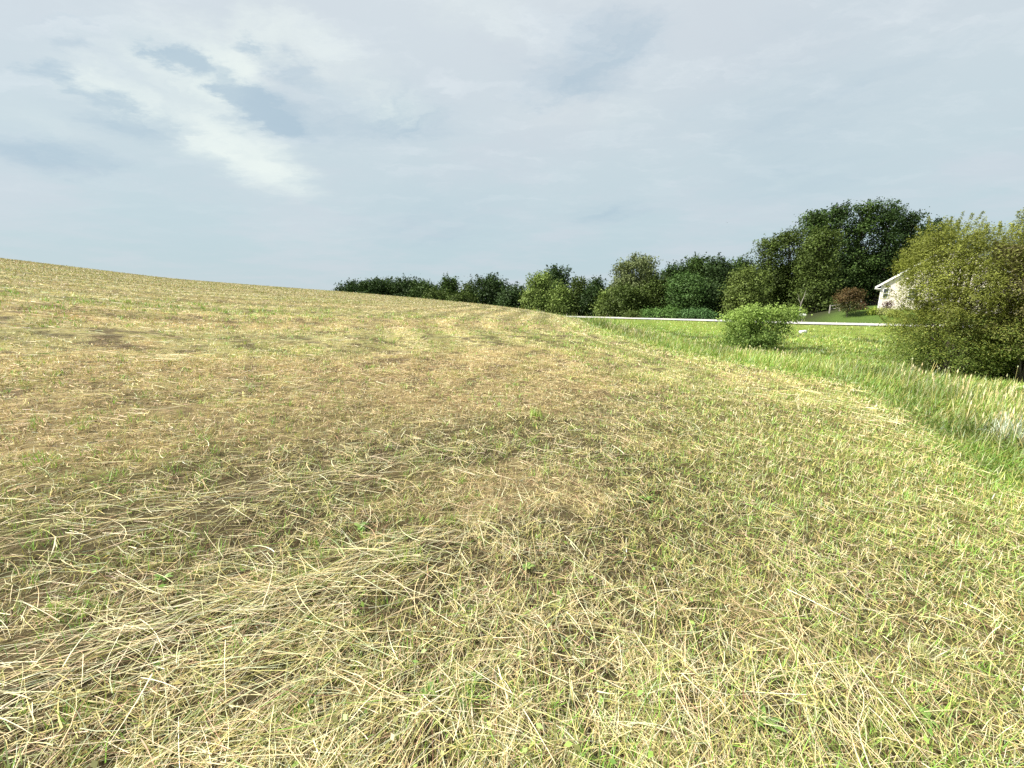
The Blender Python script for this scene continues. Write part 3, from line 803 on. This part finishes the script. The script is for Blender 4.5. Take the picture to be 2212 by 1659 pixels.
tree_at('broadleaf_tree', 'olive rounded tree at the right foot of the big poplar', 1412, 596, 58, 77, 'round', OL, 122, 7500, low=.04, group=G3)
tree_at('broadleaf_tree', 'bushy olive tree low in front of the big poplar', 1352, 612, 66, 75, 'round', OL, 123, 8000, low=.03, group=G3)
tree_at('broadleaf_tree', 'dark tree with a flat crown right of the poplar', 1454, 567, 44, 84, 'round', DK, 124, 6000, group=G3)
tree_at('broadleaf_tree', 'dark round crowned tree rising above the wood right of the poplar', 1496, 552, 46, 84, 'round', MD, 125, 6500, group=G3)
tree_at('broadleaf_tree', 'bright green spreading tree low in the dark wood', 1480, 586, 74, 72, 'round', BR, 126, 8500, low=.15, group=G3)
tree_at('broadleaf_tree', 'dark tree with ragged top between the round tree and the tall wood', 1543, 549, 58, 80, 'tall', DK, 127, 8000, group=G3)
tree_at('broadleaf_tree', 'green tree with tufted top left of the tall dark wood', 1592, 550, 56, 80, 'tall', MD, 128, 7500, group=G3)
tree_at('broadleaf_tree', 'dark shaded tree low behind the sumac thicket', 1530, 606, 80, 74, 'round', DK, 129, 7500, low=.05, group=G3)
tree_at('young_tree', 'small light green tree with rounded top before the dark wood', 1606, 577, 70, 62, 'round', [(.12, .165, .035), (.145, .19, .045), (.10, .14, .03)], 130, 8500, low=.12, group=G3)
G4 = 'tall trees beside the house'
tree_at('broadleaf_tree', 'olive green tree stepping up at the left side of the tall wood', 1645, 508, 64, 74, 'tall', OL, 131, 9000, group=G4)
tree_at('broadleaf_tree', 'rounded olive tree in the tall wood, one step below the dark tops', 1692, 486, 66, 74, 'tall', OL, 132, 9500, group=G4)
tree_at('broadleaf_tree', 'large olive tree with full skirts standing in front of the tall wood', 1758, 486, 92, 68, 'tall', OL, 133, 15000, low=.05, group=G4)
tree_at('maple_tree', 'tall dark maple forming the left summit of the tall wood', 1738, 441, 72, 80, 'tall', MD, 134, 11000, low=.2, group=G4)
tree_at('maple_tree', 'tall dark maple with open gaps second from left of the summit', 1788, 430, 66, 78, 'tall', DK, 135, 11000, low=.2, group=G4)
tree_at('maple_tree', 'tall dark maple in the middle of the summit', 1836, 426, 66, 77, 'tall', MD, 136, 11000, low=.2, group=G4, sparse=.12)
tree_at('maple_tree', 'tallest dark maple at the peak of the wood', 1887, 422, 68, 76, 'tall', DK, 137, 12000, low=.2, group=G4)
tree_at('maple_tree', 'dark maple at the right shoulder of the summit', 1930, 450, 58, 77, 'tall', DK, 138, 9500, low=.2, group=G4)
tree_at('maple_tree', 'spreading dark maple behind the house, right of the summit', 1980, 478, 82, 80, 'round', DK, 139, 10000, low=.2, group=G4)
tree_at('maple_tree', 'shaded dark tree low in the wood left of the house', 1820, 560, 100, 84, 'round', DK, 140, 9000, low=.1, group=G4)
tree_at('maple_tree', 'shaded dark tree low in the wood just behind the house corner', 1905, 545, 100, 84, 'round', DK, 141, 9000, low=.12, group=G4)
tree_at('maple_tree', 'dark shaded tree behind the large olive tree', 1700, 590, 90, 82, 'round', DK, 142, 7000, low=.05, group=G4)
tree_at('spruce_tree', 'dark blue green tree showing above the shrubs at the right edge', 2215, 440, 90, 66, 'round', [(.03, .05, .03), (.025, .042, .028)], 143, 11000, low=.1, group=G4)

# far wooded hill
def far_hill():
    c = at(1475, 655, 380); n = 40
    xs = np.linspace(-120, 170, 60); ys = np.linspace(-90, 90, 24)
    XX, YY = np.meshgrid(xs, ys); ZZ = 34 * np.exp(-((XX - 20) / 95) ** 2 - (YY / 60) ** 2) - 4
    V_ = np.stack([XX + c[0], YY + c[1], ZZ], -1).reshape(-1, 3); i = np.arange(len(ys) - 1)[:, None] * len(xs) + np.arange(len(xs) - 1)[None]
    Q_ = np.stack([i, i + 1, i + len(xs) + 1, i + len(xs)], -1).reshape(-1, 4)
    o = link('hills', quad_mesh('hills', V_, Q_, None, True), plain('hill_ground', (.04, .055, .03), .95, .1, .2)); tag(o, 'low far hill behind the trees', kind='structure')
    rg = np.random.default_rng(5); N = 26000
    x = rg.uniform(-115, 165, N); y = rg.uniform(-85, 40, N)
    z = 34 * np.exp(-((x - 20) / 95) ** 2 - (y / 60) ** 2) - 4
    P = np.stack([x + c[0], y + c[1], z + rg.uniform(0, 5, N) + 4.0 * np.sin(x * .9) * np.sin(y * .8)], 1)
    nv = rg.normal(0, .6, (N, 3)); nv[:, 2] += 1; nv /= np.linalg.norm(nv, axis=1, keepdims=True)
    cl = np.array([(.055, .085, .05), (.045, .07, .045)])[rg.integers(0, 2, N)] * rg.normal(1, .15, (N, 1))
    o = link('woodland', quad_mesh('woodland', *leaf_quads(P, nv, rg.uniform(.8, 1.6, N), .7, np.clip(cl, .01, 1))), M_LEAF)
    tag(o, 'far wooded hillside seen between the trees', 'woodland', kind='stuff')
far_hill()

# sumac thicket beyond the road
SU = [(.085, .165, .035), (.11, .20, .045), (.065, .13, .03)]
sum_spec = [(1372, 675, 38, 62, OL, 'low olive bush at the left end of the roadside thicket'),
            (1408, 667, 52, 61, SU, 'dark green sumac bush left of the middle of the roadside thicket'),
            (1448, 664, 54, 59, SU, 'tallest dark green sumac bush in the roadside thicket'),
            (1486, 669, 50, 57.5, [(.085, .17, .05), (.07, .14, .045)], 'lighter green sumac bush right of the tallest one'),
            (1522, 671, 40, 56.5, [(.085, .17, .05), (.06, .12, .04)], 'bright green sumac bush at the right end of the roadside thicket')]
for i, (cx, top, wp, Y, pal, lab) in enumerate(sum_spec):
    X = at(cx, 680, Y)[0]; z0 = H1(X, Y); Hh = at(cx, top, Y)[2] - z0; Wd = wp / F * Y * .95
    plant('sumac_bush', lab, 'bush', (X, Y, z0), max(Hh, 1.0), Wd, 'shrub', pal, 3600, .13, 300 + i, group='bushes of the roadside thicket', aspect=.4, flat=.5, twigs=30, twig_len=.4)

# shrub standing in the ditch
X, Y = at(1640, 700, 23)[0], 23.0
z0 = H1(X, Y)
zt = at(1640, 661, Y)[2] - z0
lb = []
rg0 = np.random.default_rng(4)
for i in range(20):                                   # spreading upper tier
    f = i / 19; lb.append(((-1.45 + 3.3 * f, rg0.uniform(-.8, .8), zt - .36 - .22 * abs(2 * f - 1) ** 3 + rg0.uniform(-.35, .06)), rg0.uniform(.28, .38)))
for i in range(16):                                   # rounded lower body
    a = i * 2.4; rr = 1.15 * math.sqrt((i + .5) / 16); lb.append(((-.25 + math.cos(a) * rr * 1.25, math.sin(a) * rr, rg0.uniform(.35, zt * .6)), rg0.uniform(.38, .52)))
plant('willow_shrub', 'two tiered light green shrub standing alone in the ditch before the road', 'shrub', (X, Y, z0 - .05), zt, 4.0, 'shrub',
      [(.26, .37, .08), (.32, .42, .12), (.20, .30, .065)], 19000, .062, 401, lobes=lb, trunks=4, trunk_r=.05, leafmat=M_LEAF_NEAR, aspect=.42, part='foliage',
      twigs=150, twig_len=.26, per=30, grad=(zt * .35, zt * .7, [(.17, .26, .06), (.22, .31, .075), (.12, .19, .045)]))  # darker lower leaves paint in the shade below the lit upper tier

# the overgrown bushes at the right edge
def big_bush(name, label, px, Y, top, wpx, pal, low_pal, seed, n, size, gradr, lobes_n=26, **kw):
    X = at(px, 700, Y)[0]; z0 = H1(X, Y); Hh = at(px, top, Y)[2] - z0
    Wd = wpx / F * Y * .72; rg = np.random.default_rng(seed); lb = []
    for i in range(lobes_n):
        a = i * 2.4 + rg.uniform(-.3, .3); f = (i + .5) / lobes_n
        z = .10 + .82 * f; env = (math.sin(math.pi * (.14 + .72 * f)) ** .6)
        rr = Wd / 2 * env * rg.uniform(.5, .85); r = Wd * rg.uniform(.11, .18)
        lb.append(((math.cos(a) * rr, math.sin(a) * rr, min(z * Hh, Hh - r)), r))
    return plant(name, label, 'shrub', (X, Y, z0 - .05), Hh, Wd, 'shrub', pal, n, size, seed, lobes=lb, trunks=5, trunk_r=.07, leafmat=M_LEAF_NEAR, per=40,
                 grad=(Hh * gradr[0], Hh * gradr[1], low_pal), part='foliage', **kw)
YG = [(.21, .235, .044), (.28, .305, .062), (.14, .17, .032)]
DG = [(.14, .20, .036), (.19, .23, .046), (.10, .15, .028)]
BRN = [(.19, .175, .065), (.15, .15, .05), (.22, .20, .085)]
big_bush('box_elder', 'tall yellow green bushy box elder leaning over the ditch, in front of the house', 2070, 13.0, 466, 345, YG, DG, 501, 135000, .029, (.10, .46), 60, inner=.5,
         aspect=.38, droop=.35, flat=.5, twigs=300, twig_len=.5, sparse=.10)
big_bush('box_elder', 'brownish olive box elder cut by the right edge of the view', 2245, 11.5, 480, 280, BRN, DG, 502, 60000, .030, (.15, .5), 26,
         aspect=.38, droop=.35, flat=.5, twigs=150, twig_len=.4, sparse=.1)
big_bush('elder_bush', 'dark green low bush under the box elders at the right edge', 2200, 12.3, 690, 170, DG, DG, 503, 26000, .030, (.1, .3), 22,
         aspect=.45, droop=.2, flat=.4, twigs=120, twig_len=.25)

# ------------------------------------------------------------------ house
def box_faces(x0, x1, y0, y1, z0, z1):
    v = [(x0, y0, z0), (x1, y0, z0), (x1, y1, z0), (x0, y1, z0), (x0, y0, z1), (x1, y0, z1), (x1, y1, z1), (x0, y1, z1)]
    f = [(0, 3, 2, 1), (4, 5, 6, 7), (0, 1, 5, 4), (1, 2, 6, 5), (2, 3, 7, 6), (3, 0, 4, 7)]
    return v, f
class MB:
    def __init__(s): s.v, s.f = [], []
    def add(s, v, f):
        n = len(s.v); s.v += list(v); s.f += [tuple(i + n for i in q) for q in f]; return s
    def box(s, *a): return s.add(*box_faces(*a))
    def prism(s, poly, y0, y1):
        n = len(poly); v = [(x, y0, z) for x, z in poly] + [(x, y1, z) for x, z in poly]
        f = [tuple(range(n)), tuple(reversed(range(n, 2 * n)))] + [(i, i + n, (i + 1) % n + n, (i + 1) % n) for i in range(n)]
        return s.add(v, f)
    def build(s, name, mat, parent=None): return link(name, poly_mesh(name, s.v, s.f), mat, parent)

def siding_mat():
    m = bpy.data.materials.new('cream_siding'); m.use_nodes = True
    T = NT(m.node_tree); b = T.n['Principled BSDF']
    tcn = T.new('ShaderNodeTexCoord'); sp = T.new('ShaderNodeSeparateXYZ'); T.l.new(tcn.outputs['Object'], sp.inputs[0])
    fr = T.math('FRACT', T.math('MULTIPLY', sp.outputs[2], 7.5))
    n = T.noise(tcn.outputs['Object'], 1.5, 4)
    c = T.mix(T.maprange(n.outputs[0], .3, .7), (.80, .72, .64, 1), (.86, .78, .70, 1))
    T.l.new(T.mix(T.maprange(fr, .0, .12), T.mix(1, c, (.7, .7, .7, 1), 'MULTIPLY'), c), b.inputs['Base Color'])
    b.inputs['Roughness'].default_value = .7
    bp = T.new('ShaderNodeBump'); bp.inputs['Distance'].default_value = .02; T.l.new(fr, bp.inputs['Height']); T.l.new(bp.outputs[0], b.inputs['Normal'])
    return m
M_SIDE = siding_mat()
M_WHITE = plain('white_paint', (.78, .78, .76), .5, 3, .04)
M_SHINGLE = plain('grey_shingles', (.14, .13, .125), .9, 8, .35, .3)
M_GLASS = bpy.data.materials.new('window_glass'); M_GLASS.use_nodes = True
gb = M_GLASS.node_tree.nodes['Principled BSDF']; gb.inputs['Base Color'].default_value = (.03, .04, .045, 1); gb.inputs['Roughness'].default_value = .08
house = thing('house', 'cream sided house with white trimmed gable behind the box elders', 'house', HOUSE - np.array([0, 0, .1]), R(-44.5))
GW, GD, WH, PIT = 11.5, 9.0, 2.85, .76            # gable width, depth, eaves height, roof pitch
apex = WH + PIT * GW / 2
MB().prism([(0, -.6), (GW, -.6), (GW, WH), (GW / 2, apex), (0, WH)], 0, GD).build('wall', M_SIDE, house)
rf = MB(); ov, th = .55, .16
for sgn in (0, 1):
    q = [(-ov, WH - PIT * ov), (GW / 2, apex), (GW / 2, apex + th), (-ov - .02, WH - PIT * ov + th)]
    if sgn: q = [(GW - x_, z_) for x_, z_ in reversed(q)]
    q = [(x_, z_ + .012) for x_, z_ in q]
    rf.prism(q, -.28, GD + .28)
rfo = rf.build('roof', M_SHINGLE, house)
fb = MB()
for sgn in (0, 1):
    q = [(-ov - .03, WH - PIT * ov - .07), (GW / 2, apex - .10), (GW / 2, apex + th + .03), (-ov - .03, WH - PIT * ov + th + .04)]
    if sgn: q = [(GW - x_, z_) for x_, z_ in reversed(q)]
    fb.prism(q, -.33, -.283)
fb.build('fascia', M_WHITE, rfo)
MB().box(-ov - .05, -.003, -.30, GD + .28, WH - PIT * ov - .10, WH - PIT * ov - .02).build('soffit', M_WHITE, rfo)
MB().box(-.02, .10, -.025, -.002, -.5, WH - .03).build('corner_board', M_WHITE, house)
for (x0, z0_, w, h) in ((.22, 1.15, .62, 1.28), (2.55, 1.0, .85, 1.35), (5.1, 1.0, 1.2, 1.35), (8.2, 1.0, .9, 1.35)):
    fr = MB(); t_ = .085
    fr.box(x0, x0 + w, -.05, -.002, z0_, z0_ + t_); fr.box(x0, x0 + w, -.05, -.002, z0_ + h - t_, z0_ + h)
    fr.box(x0, x0 + t_, -.05, -.002, z0_ + t_, z0_ + h - t_); fr.box(x0 + w - t_, x0 + w, -.05, -.002, z0_ + t_, z0_ + h - t_)
    fr.box(x0 + t_, x0 + w - t_, -.04, -.004, z0_ + h / 2 - .02, z0_ + h / 2 + .02)
    fo = fr.build('window', M_WHITE, house)
    MB().box(x0 + t_, x0 + w - t_, -.015, -.003, z0_ + t_, z0_ + h - t_).build('pane', M_GLASS, fo)

def small_shrub(name, label, px, py, Y, Hh, Wd, pal, seed, n=1500, size=.07, cat='shrub', group=None, **kw):
    p = at(px, py, Y); z0 = H1(p[0], Y)
    return plant(name, label, cat, (p[0], Y, z0 - .03), Hh, Wd, 'shrub', pal, n, size, seed, group=group, twigs=30, twig_len=.18, part='foliage', **kw)
small_shrub('garden_shrub', 'round yellow green shrub at the left corner of the house', 1889, 668, 50.5, .8, 1.2, [(.34, .42, .07), (.28, .36, .06)], 601)
small_shrub('garden_shrub', 'pale flowering shrub under the first house window', 1911, 668, 49.8, .7, 1.2, [(.42, .42, .20), (.30, .34, .10)], 602)
small_shrub('garden_shrub', 'yellow green shrub half hidden by the box elder leaves', 1936, 668, 48.2, .8, 1.3, [(.30, .36, .08), (.36, .40, .14)], 603)
small_shrub('garden_shrub', 'dark maroon leaved shrub against the house wall', 1917, 660, 50.3, 1.35, .8, [(.06, .025, .03), (.08, .035, .03)], 604, 700)
small_shrub('flower_bush', 'small dark red flowering bush at the right end of the rail fence', 1858, 674, 54, .95, 1.1, [(.20, .03, .05), (.05, .07, .025), (.05, .07, .025)], 605, 900)

# little maple on the lawn
X = at(1829, 680, 52)[0]; z0 = H1(X, 52); Hh = at(1829, 627, 52)[2] - z0
plant('japanese_maple', 'small reddish brown ornamental maple on the lawn left of the house', 'tree', (X, 52, z0), Hh, 3.1, 'round',
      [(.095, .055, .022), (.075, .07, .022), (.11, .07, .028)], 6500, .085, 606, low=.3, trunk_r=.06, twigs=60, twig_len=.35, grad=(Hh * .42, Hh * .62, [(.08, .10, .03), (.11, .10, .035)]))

# rail fence behind it
fx0, fx1 = at(1792, 672, 56.5), at(1856, 672, 55.5)
fr_ = thing('rail_fence', 'low weathered grey rail fence behind the little maple', 'fence', (fx0[0], fx0[1], H1(fx0[0], fx0[1])), 0)
M_WOOD = plain('weathered_wood', (.36, .34, .31), .85, 5, .25, .3, (.3, 1, 1))
dv = fx1 - fx0; LF = math.hypot(dv[0], dv[1]); an = math.atan2(dv[1], dv[0]); fr_.rotation_euler.z = an
gz = [H1(fx0[0] + dv[0] * f, fx0[1] + dv[1] * f) - fr_.location.z for f in np.linspace(0, 1, 4)]
for i in range(4):
    xx = LF * i / 3
    MB().box(xx - .06, xx + .06, -.06, .06, gz[i] - .3, gz[i] + 1.15).build('post', M_WOOD, fr_)
for hh in (.5, .95):
    Pp = [np.array([LF * i / 3, .085, gz[i] + hh + .02 * (-1) ** i]) for i in range(4)]
    v_, q_ = tube_parts([(Pp, [.045] * 4)])
    link('rail', quad_mesh('rail', v_, q_), M_WOOD, fr_)

# leaning pale trunk at the edge of the wood
p0, p1 = at(1724, 686, 52), at(1731, 655, 52)
p0[2] = H1(p0[0], 52) - .1
v_, q_ = tube_parts([limb(p0, p1 + np.array([0, 0, .0]), .10, .06, .01, 7), limb(p1, p1 + np.array([.5, .2, 1.6]), .055, .02, .05, 5), limb(p1 - np.array([0, 0, .3]), p1 + np.array([-.5, .3, 1.2]), .05, .015, .05, 5)])
bt = link('bare_trunk', quad_mesh('bare_trunk', v_, q_, None, True), M_BARK_PALE); tag(bt, 'pale leaning bare tree trunk at the edge of the dark wood', 'tree trunk')

# white oval board beside the trunk
c = at(1734, 680, 51); zg = H1(c[0], 51)
sg = thing('oval_sign', 'small white oval board with a dark mark low beside the leaning trunk', 'sign', (c[0], 51, zg), R(-32))
hgt = c[2] - zg
def disc(rx, rz, y0, y1, cz, n=28):
    return [(math.cos(2 * math.pi * i / n) * rx, cz + math.sin(2 * math.pi * i / n) * rz) for i in range(n)], y0, y1
MB().prism(*disc(.36, .20, -.02, .02, hgt)).build('board', M_WHITE, sg)
M_MARK = plain('dark_paint', (.08, .08, .08), .6, 4, .2)
mk = []
for t0 in np.linspace(0, 1, 9): mk.append((-.12 + .26 * t0, -.026, hgt - .02 + .07 * math.sin(t0 * 5.5)))
v_, q_ = tube_parts([(np.array(mk), [.022] * 9)]); link('mark', quad_mesh('mark', v_, q_), M_MARK, sg)
MB().box(-.03, .03, .022, .07, -.2, hgt + .1).build('post', M_WOOD, sg)

# flat pale stone in the ditch grass
c = at(1735, 714, 34.5); zg = H1(c[0], 34.5)
rg = np.random.default_rng(3); st_v = []
n_ = 14
for ring, (rr, zz_) in enumerate(((.30, -.1), (.34, .16), (.27, .30), (.1, .32))):
    for i in range(n_):
        a = 2 * math.pi * i / n_; k_ = rr * (1 + .12 * math.sin(3 * a + 1) + .04 * rg.normal()); st_v.append((math.cos(a) * k_ * 1.0, math.sin(a) * k_ * .7, .55 * (zz_ + .02 * rg.normal() + .04 * math.cos(a))))
st_f = [(r_ * n_ + i, r_ * n_ + (i + 1) % n_, (r_ + 1) * n_ + (i + 1) % n_, (r_ + 1) * n_ + i) for r_ in range(3) for i in range(n_)] + [tuple(3 * n_ + i for i in range(n_))]
so_ = link('stone', poly_mesh('stone', st_v, st_f), plain('pale_stone', (.55, .54, .5), .9, 9, .2, .4)); so_.location = (c[0], 34.5, max(zg, c[2] - .16))
tag(so_, 'flat pale stone lying in the ditch grass right of the lone shrub', 'stone')

# ------------------------------------------------------------------ single plants in the foreground
def ground_hit(px, py):
    d = ray(px, py); t = np.geomspace(.5, 200, 4000); P = d[None] * t[:, None]; z = CAM_H + P[:, 2]
    i = np.argmax(z < H(P[:, 0], P[:, 1])); return P[i, 0], P[i, 1]
def tuft(name, label, cat, px, py, n, Lr, Wr, spread, pal, lean=.8, seed=0, zoff=.02, group=None):
    global rng
    old = rng; rng = np.random.default_rng(900 + seed)
    x0, y0 = ground_hit(px, py); z0 = H1(x0, y0)
    th = rng.uniform(0, 2 * math.pi, n); r = spread * np.sqrt(rng.random(n))
    ln = rng.uniform(.1, lean, n); dz = 1 / np.sqrt(1 + ln ** 2)
    w = np.array(pal)[rng.integers(0, len(pal), n)] * rng.normal(1, .12, (n, 1))
    v, q, c = ribbons(r * np.cos(th * 3), r * np.sin(th * 3), np.full(n, -.01), np.cos(th) * ln * dz, np.sin(th) * ln * dz, dz, rng.uniform(*Lr, n), rng.uniform(*Wr, n), -rng.uniform(.1, .5, n) * ln, 4, np.clip(w, .01, .9), tip=.1)
    o = link(name, quad_mesh(name, v, q, c), M_BLADE); o.location = (x0, y0, z0 + zoff); tag(o, label, cat, group)
    rng = old
    return o
tuft('grass_tuft', 'bright green grass tuft standing up in the hay just left of centre', 'grass tuft', 880, 1225, 60, (.07, .17), (.004, .008), .10, [(.34, .46, .10), (.42, .50, .14)], .7, 1, group='fresh grass tufts in the mown field')
tuft('grass_tuft', 'small bright green tuft alone in the tan stubble further out', 'grass tuft', 1158, 905, 36, (.10, .22), (.008, .014), .10, [(.40, .50, .12), (.30, .42, .08)], .8, 2, group='fresh grass tufts in the mown field')
tuft('grass_tuft', 'low green tuft by the dark gap at the left of the swath', 'grass tuft', 470, 1320, 50, (.05, .13), (.004, .007), .10, [(.30, .42, .10), (.38, .46, .14)], 1.1, 3, group='fresh grass tufts in the mown field')
tuft('grass_tuft', 'pale dry tuft of split stems at the lower right', 'grass tuft', 1985, 1420, 70, (.05, .12), (.004, .007), .05, [(.62, .60, .36), (.55, .55, .25)], 1.0, 4, group='pale dry tufts')
tuft('dry_weed', 'silvery white dry weed clump beside the verge at the right edge', 'dry weed', 2180, 955, 150, (.22, .46), (.009, .016), .16, [(.66, .72, .60), (.55, .63, .50)], 1.1, 5, .02)
def broad(name, label, px, py, n, L, w, pal, seed):
    rg = np.random.default_rng(seed); x0, y0 = ground_hit(px, py); z0 = H1(x0, y0); V_, Q_, C_, k_ = [], [], [], 0
    for i in range(n):
        th = rg.uniform(0, 6.28); ll = L * rg.uniform(.7, 1.2); up = rg.uniform(.25, .7); col = np.array(pal[i % len(pal)])
        dv_ = np.array([math.cos(th), math.sin(th), up]); sdv = np.array([-math.sin(th), math.cos(th), 0])
        for j in range(7):
            t_ = j / 6; ww = w * math.sin(math.pi * min(1, t_ * .92 + .06)) ** .8; p_ = dv_ * ll * t_ + np.array([0, 0, -.35 * ll * t_ ** 2])
            V_ += [p_ - sdv * ww + [0, 0, ww * .3], p_, p_ + sdv * ww + [0, 0, ww * .3]]; C_ += [col, col * 1.2, col]
        for j in range(6):
            a = k_ + j * 3; Q_ += [(a, a + 1, a + 4, a + 3), (a + 1, a + 2, a + 5, a + 4)]
        k_ += 21
    o = link(name, quad_mesh(name, np.array(V_), np.array(Q_), np.array(C_), True), M_BLADE); o.location = (x0, y0, z0 + .03)
    return o
GP = 'broad leaved weeds in the hay'
BG = [(.17, .29, .055), (.23, .34, .08), (.12, .21, .04)]
for i, (px, py, n_, L_, w_, lab) in enumerate([(2290 / 1.3888, 2190 / 1.3888, 4, .10, .014, 'plantain with upright pointed leaves near the bottom edge, right of centre'),
        (780, 1150, 4, .09, .024, 'dark green dock leaf pair left of centre in the swath'), (1140, 1235, 3, .06, .018, 'small pale green leaf pair in the middle of the foreground'),
        (930, 1508, 4, .055, .016, 'little round leaved weed near the bottom centre'), (355, 1260, 6, .06, .014, 'low green ferny weed in the left swath'),
        (2000, 1565, 4, .06, .012, 'green weed at the lower right beside the tall laid grass'), (1395, 1085, 5, .08, .018, 'green dandelion rosette right of centre in the hay'),
        (1030, 1480, 4, .05, .014, 'tiny bright green sprout near the bottom, right of the round leaved weed')]):
    tag(broad('broadleaf_weed', lab, px, py, n_ + 3, L_ * .72, w_ * .62, BG, 950 + i), lab, 'weed', GP)

# a bird far up over the trees
def bird():
    c = at(1571, 481, 60)
    v = [(0, -.12, 0), (.03, 0, .02), (0, .10, 0), (-.03, 0, .02), (0, 0, -.03), (.16, .02, .06), (.30, -.05, .03), (.15, -.06, .05), (-.16, .02, .06), (-.30, -.05, .03), (-.15, -.06, .05)]
    f = [(0, 1, 4), (1, 2, 4), (2, 3, 4), (3, 0, 4), (0, 3, 1), (1, 3, 2), (1, 5, 7), (5, 6, 7), (3, 10, 8), (8, 10, 9)]
    o = link('bird', poly_mesh('bird', v, f), plain('dark_feathers', (.05, .05, .055), .8)); o.location = c; tag(o, 'tiny dark bird flying high over the wood', 'bird')
bird()
